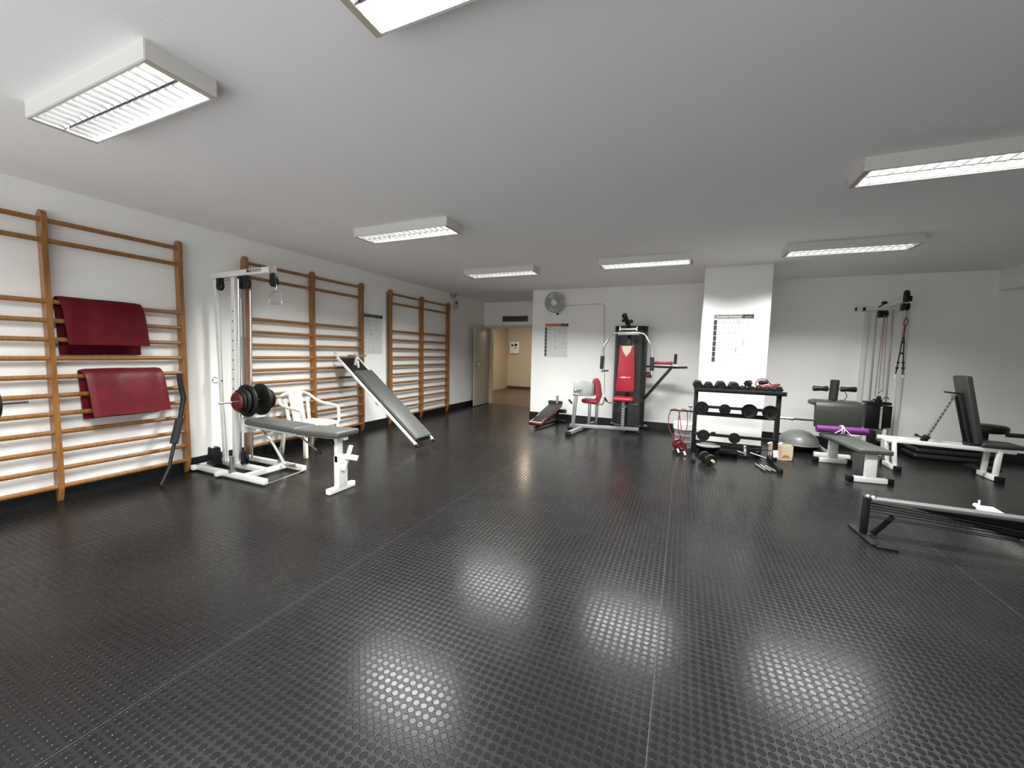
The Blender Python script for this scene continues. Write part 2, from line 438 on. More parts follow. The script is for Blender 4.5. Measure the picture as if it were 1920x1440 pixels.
for i, (x, y, lab, on) in enumerate(LAMPS):
    o = lamp0 if i == 0 else copy_tree(lamp0)
    o.location = (x, y, H); o['label'] = lab; o['group'] = 'fluorescent ceiling lights'
    tm = M_tubes[0 if y < 2 else 1 if y < 5 else 2]
    for ch in o.children:
        if ch.name.startswith('fluorescent_tube'):
            ch.material_slots[0].link = 'OBJECT'; ch.material_slots[0].material = tm
    ld = bpy.data.lights.new('luminaire_light', 'AREA'); ld.shape = 'RECTANGLE'; ld.size = LL-0.05; ld.size_y = LW-0.03
    ld.energy = LAMP_W*(1.25 if y < 2 else 0.76 if y < 5 else 0.29); ld.color = LAMP_COL; ld.spread = LAMP_SPREAD
    lo = bpy.data.objects.new('luminaire_light', ld); COL.objects.link(lo); lo.parent = o
    lo.location = (0, 0, -LH-0.006)

# ------------------------------------------------------------------ wall bars
RUNGS = [0.14+0.165*k for k in range(11)] + [2.31, 2.48]
def make_post():
    b = B()
    pf = [(-0.155, 0.0), (-0.115, 0.0), (-0.10, 0.05), (-0.075, 0.12), (-0.070, 0.25), (-0.075, 1.6), (-0.080, 2.2), (-0.072, 2.38), (-0.060, 2.46), (-0.062, 2.52),
          (-0.075, 2.55), (-0.10, 2.565), (-0.13, 2.56), (-0.155, 2.54), (-0.168, 2.50), (-0.168, 2.42), (-0.160, 2.3), (-0.160, 0.12)]
    b.prism([(x, -0.019, z) for x, z in pf], (0, 0.038, 0), 0.004)
    return b
def wall_bars(ys, label):
    r = thing('wall_bars', (XL+0.175, (ys[0]+ys[-1])/2, 0), label, 'wall bars', 'wooden wall bars along the long wall')
    y0 = (ys[0]+ys[-1])/2
    first = None
    for y in ys:
        if first is None: first = make_post().build('post', M_wood, r, local=True); o = first
        else: o = first.copy(); COL.objects.link(o)
        o.location = (0, y-y0, 0)
        for z in (0.30, 2.14): B().bb((-0.175, -0.012, z), (-0.158, 0.012, z+0.08), 0.002).build('wall_bracket', M_gplastic, o, local=True)
    for a, c in zip(ys, ys[1:]):
        proto = None
        for z in RUNGS:
            L = c-a-0.03
            if proto is None:
                t = B(); t.cyl((0, -L/2, 0), (0, L/2, 0), 0.0195, n=14)
                proto = t.build('rung', M_wood, r, local=True); o = proto
            else: o = proto.copy(); COL.objects.link(o)
            xx = -0.098 if z < 2.4 else -0.088
            o.location = (xx, (a+c)/2-y0, z)
            o.scale = (0.82, 1, 1.08)
    return r
wall_bars((0.58, 1.575, 2.575), 'wooden wall bars with two red mats draped over their rungs')
wall_bars((3.285, 4.265, 5.24), 'wooden wall bars behind the white plastic chair and the weights machine')
wall_bars((5.965, 6.94, 7.955), 'furthest wooden wall bars, between the teal-headed poster and the open door')

# ------------------------------------------------------------------ red mats draped over rungs
def draped(path, y0, y1, t, shear, material, name, label, group, crease):
    b = B(); n = len(path); ny = 18
    P = catmull([V((x, 0, z)) for x, z in path], 5)
    nor = []
    for i in range(len(P)):
        d = (P[min(i+1, len(P)-1)]-P[max(i-1, 0)]).normalized(); nor.append(V((-d.z, 0, d.x)))
    rnd = random.Random(crease); ph = [rnd.uniform(0, 6.28) for _ in range(4)]
    rows = []
    for side in (1, -1):
        rs = []
        for i in range(len(P)):
            row = []
            for j in range(ny+1):
                u = j/ny
                f = abs(i/(len(P)-1)-0.45)
                wob = 0.006*math.sin(9*u+ph[0]+3*f)*f*2+0.004*math.sin(23*u+ph[1]+i*0.25)*f
                edge = 1.0 if 0 < j < ny else 0.55
                y = y0+(y1-y0)*u + shear*f
                q = P[i]+nor[i]*(side*t/2*edge+wob)
                row.append(V((q.x, y, q.z)))
            rs.append(row)
        rows.append(rs)
    A, Z = rows
    # closed surface: front sheet, back sheet, rims
    g = [A[i] for i in range(len(P))]
    loop = [r for r in g] + [Z[i] for i in range(len(P)-1, -1, -1)] + [g[0]]
    b.grid(loop)
    for j in (0, ny):
        for i in range(len(P)-1):
            q = [A[i][j], A[i+1][j], Z[i+1][j], Z[i][j]]
            b.bm.faces.new([b.bm.verts.new(p) for p in q])
    o = b.build(name, material, None, angle=50)
    return tag(o, label, 'mat', group)
XF = XL+0.175-0.098   # rung axis
m1 = draped([(XF-0.055, 1.325), (XF-0.05, 1.55), (XF-0.042, 1.74), (XF-0.028, 1.815), (XF+0.006, 1.835), (XF+0.042, 1.805), (XF+0.075, 1.70), (XF+0.115, 1.42)],
            1.615, 2.195, 0.022, 0.06, M_maroon, 'exercise_mat', 'dark red mat folded over the upper rungs of the wall bars', 'red mats', 3)
m2 = draped([(XF-0.055, 0.72), (XF-0.05, 0.92), (XF-0.042, 1.10), (XF-0.026, 1.162), (XF+0.006, 1.185), (XF+0.05, 1.16), (XF+0.085, 1.06), (XF+0.145, 0.755)],
            1.735, 2.325, 0.03, 0.07, M_maroon2, 'exercise_mat', 'shiny worn red mat folded over the lower rungs of the wall bars', 'red mats', 5)

# foam-gripped bent bar leaning on the wall bars
t = thing('pulldown_bar', (-4.80, 2.16, 0), 'black bent pull-down bar with foam grip leaning against the wall bars', 'bar')
B().tube([(-5.005, 2.475, 1.13), (-5.0, 2.485, 1.0), (-4.985, 2.50, 0.86), (-4.945, 2.44, 0.66), (-4.90, 2.37, 0.46), (-4.86, 2.30, 0.26), (-4.835, 2.27, 0.17), (-4.79, 2.17, 0.016)],
         [0.023, 0.025, 0.025, 0.020, 0.018, 0.016, 0.016, 0.016], n=12).build('bar', M_dsteel, t)
B().cyl((-4.938, 2.43, 0.645), (-4.893, 2.345, 0.40), 0.036, n=16).build('foam_grip', M_foam, t)

# ------------------------------------------------------------------ barbell in its stand at the left picture edge
PX, PZ = -4.50, 0.99
t = thing('barbell_stand', (PX, 0.15, 0), 'white barbell stand beside the wall bars, beyond the photo edge', 'rack')
for y in (0.62, -0.32):
    B().bar((PX, y, 0.05), (PX, y, PZ-0.02), 0.06, 0.06).bb((PX-0.07, y-0.03, PZ-0.06), (PX+0.09, y+0.03, PZ-0.016)).build('post', M_white, t)
    B().bar((PX-0.3, y, 0.03), (PX+0.3, y, 0.03), 0.06, 0.06).build('foot', M_white, t)
t = thing('barbell', (PX, 0.15, PZ), 'barbell with dark iron plates jutting in from the photo edge before the wall bars', 'barbell')
B().cyl((PX, -0.95, PZ), (PX, 1.25, PZ), 0.0135, n=14).build('bar', M_chrome, t)
for y0, sgn in ((1.085, 1), (-0.785, -1)):
    for k, (rr, th) in enumerate(((0.118, 0.036), (0.115, 0.03))):
        y = y0-sgn*(0.036*k)
        B().lathe([(0.014, -th/2), (rr-0.012, -th/2), (rr, -th/2+0.01), (rr, th/2-0.01), (rr-0.012, th/2), (rr-0.03, th/2-0.008), (0.03, th/2-0.006), (0.014, th/2)], (PX, y, PZ), (0, sgn, 0)).build('weight_plate', M_iron, t)

# ------------------------------------------------------------------ white weights machine
t = thing('weights_machine', (-4.75, 2.905, 0), 'white multi-station weights machine with cable pulleys and plate-loaded carriage by the wall bars', 'exercise machine')
Yn, Yf, Ym = 2.655, 3.165, 2.91
fb = B()
fb.bar((-5.10, Yn, 0.045), (-3.90, Yn, 0.045), 0.05, 0.055).bar((-5.00, Yf, 0.045), (-3.97, Yf, 0.045), 0.05, 0.055)
fb.bar((-5.08, Yn-0.06, 0.045), (-5.08, Yf+0.06, 0.045), 0.05, 0.055).bar((-4.26, Yn, 0.047), (-4.26, Yf, 0.047), 0.05, 0.055)
fb.bar((-5.05, Ym, 0.045), (-4.28, Ym, 0.045), 0.05, 0.055)
fb.bar((-4.62, Yn-0.01, 0.04), (-4.62, Yn-0.075, 0.04), 0.05, 0.05)
fb.build('base_frame', M_white, t)
B().bar((-4.775, Ym, 0.06), (-4.70, Ym, 2.21), 0.065, 0.07, up=(0, 1, 0)).build('main_upright', M_white, t)
B().bar((-4.99, Ym, 0.06), (-5.05, Ym, 2.21), 0.05, 0.045, up=(0, 1, 0)).build('rear_upright', M_white, t)
tb = B().bar((-5.13, Ym, 2.245), (-4.10, Ym, 2.262), 0.055, 0.062).build('top_beam', M_white, t)
lettering('lettering', 'MULTI-POWER', 0.046, M_ink, tb, (-4.31, Ym-0.0285, 2.262), (PI/2, 0, R(1)), 0.0006, 0.0012)
B().bb((-4.10, Ym-0.03, 2.225), (-4.05, Ym+0.03, 2.30), 0.004).build('beam_end_cap', M_gplastic, t)
def pulley(cx, n, parent):
    b = B()
    for k in range(n):
        x = cx+(k-(n-1)/2)*0.085
        b.bb((x-0.04, Ym-0.022, 2.13), (x+0.04, Ym+0.022, 2.218), 0.004)
        b.lathe([(0.0, -0.02), (0.05, -0.02), (0.058, -0.014), (0.05, 0), (0.058, 0.014), (0.05, 0.02), (0.0, 0.02)], (x, Ym, 2.135), (0, 1, 0), 22)
    b.build('pulley', M_black, parent)
pulley(-4.98, 1, t); pulley(-4.55, 2, t); pulley(-4.06, 1, t)
B().tube([(-5.0, Ym, 2.09), (-4.985, Ym-0.01, 0.9), (-4.93, Ym-0.02, 0.03)], 0.003, 6).build('cable', M_steel, t)
B().cyl((-4.92, Ym, 2.19), (-4.64, Ym, 2.19), 0.0035, n=6).build('cable', M_steel, t)
B().bar((-4.655, Ym+0.02, 0.10), (-4.60, Ym+0.02, 2.18), 0.006, 0.045).build('guide_rail', M_steel, t)
B().cyl((-4.635, Ym-0.045, 0.10), (-4.575, Ym-0.045, 2.18), 0.012).cyl((-4.635, Ym+0.085, 0.10), (-4.575, Ym+0.085, 2.18), 0.012).build('guide_rod', M_chrome, t)
B().bb((-4.665, Ym-0.07, 0.74), (-4.61, Ym+0.11, 0.94), 0.006).bb((-4.615, 2.875, 0.77), (-4.39, 2.915, 0.825), 0.004).bb((-4.395, 2.875, 0.77), (-4.375, 2.915, 0.87), 0.004).build('carriage', M_dsteel, t)
B().bb((-4.69, Ym+0.01, 1.55), (-4.63, Ym+0.05, 1.98), 0.003).build('stop_plate', M_white, t)
# adjustment holes on the upright as small dark buttons
hb = B()
for k in range(9):
    z = 0.95+k*0.11; x = -4.775+0.075*(z-0.06)/2.15
    hb.cyl((x, Ym-0.034, z), (x, Ym-0.0365, z), 0.009, n=10)
hb.cyl((-4.955, Ym-0.03, 1.03), (-4.955, Ym-0.035, 1.03), 0.012, n=10)
hb.build('adjustment_holes', M_black, t)
B().tube([(-5.02, Ym-0.04, 1.06), (-5.05, Ym-0.06, 1.065), (-5.08, Ym-0.06, 1.05), (-5.085, Ym-0.06, 1.02), (-5.06, Ym-0.06, 1.0), (-5.02, Ym-0.04, 1.005)], 0.006, 8, smooth=3).build('hook', M_chrome, t)
# low pulley, chrome lever, cable between rail ends, storage pegs, black block
B().lathe([(0, -0.03), (0.075, -0.03), (0.085, -0.02), (0.07, 0), (0.085, 0.02), (0.075, 0.03), (0, 0.03)], (-4.60, Ym-0.03, 0.16), (0.3, 1, 0), 24).build('low_pulley', M_black, t)
B().tube([(-4.56, Ym+0.10, 0.50), (-4.47, Ym+0.10, 0.475), (-4.38, Ym+0.09, 0.42), (-4.33, Ym+0.11, 0.36), (-4.21, Ym+0.17, 0.11), (-4.17, Ym+0.19, 0.08), (-4.06, Ym+0.22, 0.075)], 0.016, 12, smooth=3).build('lever', M_chrome, t)
B().cyl((-3.91, Yn, 0.018), (-3.98, Yf, 0.018), 0.004, n=8).build('stay_wire', M_tan, t)
for (x, y) in ((-4.45, Yn), (-4.37, Yf)):
    B().cyl((x, y, 0.07), (x, y, 0.245), 0.022, n=14).lathe([(0.035, 0.0), (0.035, 0.02), (0.022, 0.022)], (x, y, 0.07)).build('storage_peg', M_steel, t)
B().prism([(-4.97, Yn+0.03, 0.075), (-4.81, Yn+0.03, 0.075), (-4.845, Yn+0.03, 0.275), (-4.93, Yn+0.03, 0.285)], (0, 0.09, 0), 0.01).build('shroud_block', M_black, t)
B().sphere((-4.875, Yn+0.05, 0.29), 0.022).build('knob', M_wplastic, t)
# loaded barbell on the carriage
bx, bzz = -4.42, 0.8385
t2 = thing('loaded_bar', (bx, 2.895, bzz), 'chrome bar loaded with red and black weight plates on the white weights machine', 'barbell')
B().cyl((bx, 2.53, bzz), (bx, 3.26, bzz), 0.0125, n=14).build('bar', M_chrome, t2)
def plate(parent, y, r, th, mm, sgn):
    B().lathe([(0.0125, -th/2), (r-0.02, -th/2), (r, -th/2+0.012), (r, th/2-0.012), (r-0.02, th/2), (r*0.72, th/2-0.006), (r*0.3, th/2-0.004), (0.0125, th/2)], (bx, y, bzz), (0, sgn, 0), 34).build('weight_plate', mm, parent)
for sgn, yc in ((-1, 2.838), (1, 2.952)):
    plate(t2, yc-0.00+sgn*0.022, 0.181, 0.043, M_rubber, sgn)
    plate(t2, yc+sgn*0.064, 0.142, 0.039, M_iron, sgn)
    plate(t2, yc+sgn*0.100, 0.122, 0.031, M_iron, sgn)
    plate(t2, yc+sgn*0.130, 0.106, 0.027, M_redplate, sgn)
# D handle hanging from the front pulley
t3 = thing('pulley_handle', (-4.055, Ym, 2.05), 'steel stirrup handle hanging from the front pulley of the white machine', 'handle')
B().tube([(-4.02, Ym, 2.12), (-4.015, Ym, 2.07), (-4.03, Ym, 2.045)], 0.006, 8).tube([(-4.135, Ym, 2.0), (-4.04, Ym, 2.04), (-3.945, Ym, 2.0), (-3.945, Ym, 1.905), (-4.135, Ym, 1.905)], 0.0055, 8, closed=True).build('stirrup', M_chrome, t3)
B().cyl((-4.12, Ym, 1.905), (-3.96, Ym, 1.905), 0.013).build('grip', M_gplastic, t3)

# ------------------------------------------------------------------ bench in front of the machine
t = thing('weight_bench', (-3.8, 2.92, 0), 'white framed weight bench with grey two-piece pad in front of the weights machine', 'bench')
def pad(a, b, wid, th, mm, name, parent, bev=0.018):
    B().bar(a, b, wid, th, bev, seg=3).build(name, mm, parent)
pad((-4.42, Ym, 0.605), (-3.62, Ym, 0.585), 0.27, 0.062, M_gpad, 'back_pad', t)
pad((-3.60, Ym, 0.578), (-3.02, Ym, 0.60), 0.29, 0.062, M_gpad, 'seat_pad', t)
fr = B().bar((-4.52, Ym-0.06, 0.555), (-3.52, Ym-0.06, 0.532), 0.03, 0.04).bar((-4.52, Ym+0.06, 0.555), (-3.52, Ym+0.06, 0.532), 0.03, 0.04)
fr.bar((-3.55, Ym, 0.535), (-3.05, Ym, 0.55), 0.05, 0.04).bb((-3.56, Ym-0.10, 0.52), (-3.50, Ym+0.10, 0.575), 0.004)
fr.build('frame', M_white, t)
B().bb((-4.58, Ym-0.07, 0.46), (-4.52, Ym+0.07, 0.63), 0.006).build('hinge_bracket', M_white, t)
B().bar((-3.13, Ym-0.0, 0.05), (-3.13, Ym, 0.37), 0.11, 0.07, up=(1, 0, 0)).build('leg', M_white, t)
B().bar((-3.135, Ym-0.02, 0.30), (-3.14, Ym-0.02, 0.555), 0.07, 0.045, up=(1, 0, 0)).build('adjustment_tube', M_white, t)
B().bar((-3.13, Ym-0.165, 0.032), (-3.13, Ym+0.165, 0.032), 0.055, 0.055).build('foot', M_white, t)
B().bar((-3.08, Ym-0.01, 0.22), (-3.02, Ym+0.03, 0.47), 0.045, 0.04).bar((-3.05, Ym-0.02, 0.37), (-2.95, Ym+0.05, 0.345), 0.045, 0.045).build('stop_bracket', M_white, t)
B().sphere((-3.17, Ym-0.06, 0.50), 0.02).cyl((-3.17, Ym-0.06, 0.50), (-3.15, Ym-0.02, 0.505), 0.007).build('locking_knob', M_black, t)
B().cyl((-3.75, Ym, 0.515), (-3.44, Ym, 0.365), 0.011).build('leg_curl_rod', M_steel, t)
B().cyl((-3.455, Ym, 0.372), (-3.415, Ym, 0.353), 0.016).build('rod_cap', M_black, t)

# ------------------------------------------------------------------ white plastic armchair
t = thing('plastic_armchair', (-4.7, 3.84, 0), 'cream white plastic garden armchair between the weights machine and wall bars', 'chair')
cy, hw = 3.845, 0.235
seat_rows = []
for i in range(9):
    u = i/8; x = -4.91+0.45*u
    row = []
    for j in range(13):
        q = -1+2*j/12
        z = 0.425-0.022*math.sin(PI*u)*(1-q*q)+0.010*u-(0.018 if u == 1 else 0)
        row.append(V((x, cy+q*hw*(0.86+0.14*u), z)))
    seat_rows.append(row)
sb = B()
up = seat_rows; lo = [[p-V((0, 0, 0.014)) for p in r] for r in seat_rows]
sb.grid(up); sb.grid(lo)
for e in (0, 8): sb.grid([up[e], lo[e]])
for j in (0, 12): sb.grid([[r[j] for r in up], [r[j] for r in lo]])
sb.bb((-4.47, cy-hw, 0.375), (-4.455, cy+hw, 0.43), 0.004)
sb.build('seat', M_plastic, t)
# arched top rail running down into both arms
def rail_pts():
    P = []
    P += [(-4.47, cy-0.285, 0.40), (-4.475, cy-0.29, 0.52), (-4.50, cy-0.295, 0.615), (-4.62, cy-0.30, 0.635), (-4.78, cy-0.295, 0.65), (-4.90, cy-0.285, 0.685), (-4.975, cy-0.245, 0.745), (-4.995, cy-0.15, 0.80), (-5.0, cy, 0.82)]
    return P+[(x, 2*cy-y, z) for x, y, z in P[-2::-1]]
B().tube(rail_pts(), 0.021, 12, smooth=4).build('arm_rail', M_plastic, t)
for q, wd in ((-0.78, 0.05), (-0.36, 0.045), (0.0, 0.13), (0.36, 0.045), (0.78, 0.05)):
    ytop = cy+q*0.225; ybot = cy+q*0.20; zt = 0.82-0.11*q*q*1.3; xt = -4.995+0.05*q*q
    B().bar((-4.905, ybot, 0.42), (xt, ytop, zt), wd, 0.014, 0.004, up=(1, 0, 0)).build('back_slat', M_plastic, t)
for sx, sy in ((0, -1), (0, 1), (1, -1), (1, 1)):
    if sx: top, bot = V((-4.485, cy+sy*0.25, 0.42)), V((-4.45, cy+sy*0.275, 0.0))
    else: top, bot = V((-4.90, cy+sy*0.215, 0.42)), V((-4.97, cy+sy*0.235, 0.0))
    B().bar(bot, top, 0.055, 0.04, 0.008, up=(0, 1, 0)).build('leg', M_plastic, t)

# ------------------------------------------------------------------ incline board hooked on the wall bars
t = thing('incline_board', (-4.25, 4.83, 0), 'grey padded incline sit-up board hooked on wall bars, lower end on the floor', 'bench')
ta, tb_ = V((-5.02, 4.83, 1.295)), V((-3.50, 4.83, 0.075))
dr = (tb_-ta).normalized(); nrm = V((-dr.z, 0, dr.x)) if dr.x > 0 else V((dr.z, 0, -dr.x))
for sy in (-1, 1):
    B().bar(ta+V((0, sy*0.205, 0)), tb_+V((0, sy*0.205, 0)), 0.03, 0.04, up=(0, 1, 0)).build('side_rail', M_white, t)
    B().bar(tb_+V((0, sy*0.205, 0))-dr*0.0, tb_+V((0, sy*0.205, 0))+dr*0.05, 0.034, 0.044, up=(0, 1, 0)).build('rubber_foot', M_black, t)
B().bar(ta+dr*0.02, tb_-dr*0.03, 0.385, 0.02, 0.003, up=nrm).build('board', M_black, t)
B().bar(ta+dr*0.38+nrm*0.042, tb_-dr*0.05+nrm*0.042, 0.36, 0.055, 0.016, up=nrm, seg=3).build('pad', M_gpad, t)
B().tube([ta+V((0, -0.205, 0)), ta+V((0.01, -0.205, 0.05)), ta+V((-0.05, -0.205, 0.075)), ta+V((-0.075, -0.205, 0.02))], 0.012, 8, smooth=3).tube([ta+V((0, 0.205, 0)), ta+V((0.01, 0.205, 0.05)), ta+V((-0.05, 0.205, 0.075)), ta+V((-0.075, 0.205, 0.02))], 0.012, 8, smooth=3).build('hook', M_white, t)
fp = ta+dr*0.14+nrm*0.16
B().bar(ta+dr*0.20+nrm*0.01, fp, 0.035, 0.03, up=(0, 1, 0)).bar(ta+dr*0.28+nrm*0.02, ta+dr*0.20+nrm*0.10, 0.03, 0.02, up=(0, 1, 0)).build('foot_bar_post', M_white, t)
B().cyl(fp+V((0, -0.19, 0)), fp+V((0, 0.19, 0)), 0.014).build('foot_bar', M_steel, t)
kk = ta+dr*1.0-nrm*0.03
B().tube([kk+V((0, -0.2, 0)), kk+V((0.04, -0.2, -0.05)), kk+V((0.12, -0.2, -0.03))], 0.008, 8, smooth=3).build('leg_stub', M_white, t)

# ------------------------------------------------------------------ posters
def poster(name, origin, ux, wd, ht, label, header_mat, header_split, title, side_mat, dens, side_w, foot=None):
    """origin: top-left corner on the wall, ux: direction along the wall"""
    ux = V(ux); n = ux.cross(V((0, 0, 1))); o = V(origin)
    t = thing(name, o+ux*wd/2-V((0, 0, ht)), label, 'poster', 'exercise posters')
    def q(b, u0, u1, v0, v1, d, th=0.0008):
        a = o+ux*u0-V((0, 0, v0))+n*d; c = o+ux*u1-V((0, 0, v1))+n*(d+th)
        lo = V((min(a.x, c.x), min(a.y, c.y), min(a.z, c.z))); hi = V((max(a.x, c.x), max(a.y, c.y), max(a.z, c.z)))
        b.bb(lo, hi)
    b = B(); q(b, 0, wd, 0, ht, 0.001, 0.0012); b.build('sheet', M_paper, t)
    hh = ht*0.088
    b = B(); q(b, 0, wd*header_split, 0.004, hh, 0.0024); hd = b.build('header_band', header_mat, t)
    b = B(); q(b, wd*header_split, wd, 0.004, hh, 0.0024); b.build('header_block', M_ink, t)
    if title:
        rz = math.atan2(ux.y, ux.x)
        c = o+ux*(wd*header_split*0.52)-V((0, 0, hh*0.54))+n*0.0036
        lettering('lettering', title, hh*0.62, M_paper, t, c, (PI/2, 0, rz), 0.0003, 0.0006)
    # brand swoosh: a short pale stroke
    b = B(); q(b, wd*(header_split+0.06), wd*(header_split+0.16), hh*0.62, hh*0.70, 0.0034, 0.0005)
    c0 = o+ux*wd*(header_split+0.17)-V((0, 0, hh*0.62))+n*0.0036
    b.tube([c0, c0+ux*0.012+V((0, 0, 0.004)), c0+ux*0.02+V((0, 0, 0.014))], 0.0025, 6)
    b.build('wordmark', M_paper, t)
    rows = 8; r0 = hh*1.25; rh = (ht-r0-ht*0.02)/rows
    if side_mat:
        b = B()
        for k in range(rows): q(b, 0.0, side_w*wd, r0+k*rh+0.003, r0+(k+1)*rh-0.003, 0.0024)
        b.build('row_tabs', side_mat, t)
    b = B()
    for k in range(rows+1): q(b, side_w*wd+0.008, wd*0.96, r0+k*rh-0.0015, r0+k*rh+0.0015, 0.0024)
    for k, f in dens: q(b, wd*f, wd*f+0.007, r0+k*rh, r0+(k+1)*rh, 0.0024)
    b.build('row_lines', M_ink2, t)
    # little exercise figures: torso, limbs and weight strokes
    b = B(); rnd = random.Random(len(label))
    for k in range(rows):
        u = side_w*wd+0.02
        while u < wd*0.94:
            v0 = r0+k*rh+rh*0.25; a = rnd.random()
            q(b, u, u+0.004, v0+rh*0.1, v0+rh*0.38, 0.0024); q(b, u-0.002, u+0.006, v0, v0+rh*0.1, 0.0024)
            if a < 0.5: q(b, u-0.006, u+0.011, v0+rh*0.16, v0+rh*0.21, 0.0024)
            else: q(b, u, u+0.014, v0+rh*0.30, v0+rh*0.36, 0.0024)
            q(b, u-0.004, u-0.001, v0+rh*0.36, v0+rh*0.58, 0.0024); q(b, u+0.006, u+0.009, v0+rh*0.36, v0+rh*0.58, 0.0024)
            u += rnd.choice((0.036, 0.044, 0.055))
    b.build('figure_print', M_ink2, t)
    return t
poster('poster', (0.385, 6.798, 2.085), (1, 0, 0), 0.525, 0.735, 'dumbbell workout poster with grey heading on the white pillar', M_ink2, 0.72, 'Dumbbell Workout', M_ink, ((0, 0.62), (3, 0.77), (4, 0.77), (5, 0.60)), 0.085)
poster('poster', (-2.80, 8.198, 2.08), (1, 0, 0), 0.515, 0.72, 'exercise poster with orange heading below the wall fan', M_orange, 0.70, None, M_ink, ((1, 0.62), (2, 0.45), (4, 0.8), (5, 0.45)), 0.09)
poster('poster', (-5.178, 5.33, 2.065), (0, 1, 0), 0.49, 0.71, 'exercise poster with teal heading hanging between two sets of wall bars', M_teal, 0.66, None, None, ((0, 0.66), (2, 0.66), (3, 0.42), (4, 0.68), (7, 0.5)), 0.03)

# conduit beside the far wall bars, bracket lamp and sensor box near the ceiling
tag(B().bb((-5.18, 5.915, 0.135), (-5.158, 5.935, 2.50), 0.003).build('cable_duct', M_gplastic), 'thin grey cable duct running down the wall beside the far wall bars', 'cable duct')
t = thing('alarm_beacon', (-5.10, 8.16, 2.72), 'small dark dome fitting under the ceiling above the far wall bars', 'alarm')
B().lathe([(0.0, -0.10), (0.03, -0.09), (0.055, -0.04), (0.06, 0.0), (0.06, 0.012)], (-5.115, 8.17, 2.785)).build('dome', M_gplastic, t)
B().bb((-5.18, 8.15, 2.765), (-5.06, 8.23, 2.80), 0.004).build('bracket', M_steel, t)
t = thing('alarm_box', (-5.16, 8.36, 2.45), 'small beige wall box beside the top of the far wall bars', 'box')
B().bb((-5.18, 8.26, 2.45), (-5.13, 8.42, 2.67), 0.008).build('case', M_frame, t)
B().sphere((-5.125, 8.32, 2.60), 0.026).build('lens', M_black, t)

# ------------------------------------------------------------------ recess: grille, hall box
t = thing('vent_grille', (-4.25, YR, 2.35), 'brown slatted ventilation grille above the doorway', 'vent')
B().bb((-4.62, YR-0.012, 2.27), (-3.87, YR, 2.42), 0.003).build('frame', M_vent, t)
gb = B()
for k in range(6): gb.box((-4.245, YR-0.016, 2.292+k*0.021), (0.70, 0.014, 0.005), (R(35), 0, 0))
gb.build('slats', M_vent, t)
t = thing('intercom_box', (-6.2, HY, 1.4), 'white box with black knobs on the wall of the hall beyond the doorway', 'box')
B().bb((-6.42, HY-0.12, 1.40), (-6.02, HY, 1.86), 0.01).build('case', M_wplastic, t)
for (x, z, r_) in ((-6.30, 1.72, 0.045), (-6.15, 1.74, 0.055), (-6.16, 1.62, 0.03)):
    B().cyl((x, HY-0.12, z), (x, HY-0.135, z), r_).build('knob', M_black, t)

# ------------------------------------------------------------------ wall fan
t = thing('wall_fan', (-2.54, 8.2, 2.46), 'grey round wall fan above the orange-headed poster', 'fan')
fc = V((-2.535, 7.98, 2.495)); fa = V((0.10, -1, -0.16)).normalized(); _, fs, fu = frame(fa)
cb = B()
for rr, off in ((0.205, 0.0), (0.16, 0.035), (0.11, 0.052), (0.20, -0.03), (0.13, -0.06)):
    cb.tube([fc+fa*off+(fs*math.cos(2*PI*k/32)+fu*math.sin(2*PI*k/32))*rr for k in range(32)], 0.0035 if rr < 0.2 else 0.006, 6, closed=True)
for k in range(36):
    d = fs*math.cos(2*PI*k/36)+fu*math.sin(2*PI*k/36)
    cb.tube([fc+d*0.05+fa*0.06, fc+d*0.13+fa*0.045, fc+d*0.205], 0.0016, 5)
    if k % 2 == 0: cb.tube([fc+d*0.06-fa*0.07, fc+d*0.15-fa*0.055, fc+d*0.205], 0.0016, 5)
cb.build('cage', M_gplastic, t)
B().lathe([(0, 0.082), (0.045, 0.080), (0.062, 0.070), (0.062, 0.060), (0, 0.058)], fc, fa).build('cage_badge', M_wplastic, t)
bl = B()
for k in range(3):
    rows = []
    for i in range(7):
        rr = 0.035+0.15*i/6; w_ = 1.45-0.25*i/6
        rows.append([fc+(fs*math.cos(2*PI*k/3+a*w_)+fu*math.sin(2*PI*k/3+a*w_))*rr+fa*(0.018*a) for a in (-0.6, -0.2, 0.2, 0.6)])
    bl.grid(rows)
bl.build('blades', M_fan, t)
B().cyl(fc-fa*0.06, fc-fa*0.15, 0.06, 0.045).build('motor', M_wplastic, t)
B().bar(fc-fa*0.12, V((-2.52, 8.14, 2.32)), 0.03, 0.03).bb((-2.56, 8.13, 2.27), (-2.48, 8.198, 2.36), 0.006).build('wall_mount', M_wplastic, t)
B().sphere((-2.515, 8.13, 2.275), 0.025).build('adjusting_knob', M_black, t)
B().tube([(-2.48, 8.193, 2.45), (-1.6, 8.193, 2.47), (-1.545, 8.193, 2.44), (-1.52, 8.193, 1.8), (-1.47, 8.193, 0.62)], 0.005, 6).build('power_cable', M_gplastic, t)

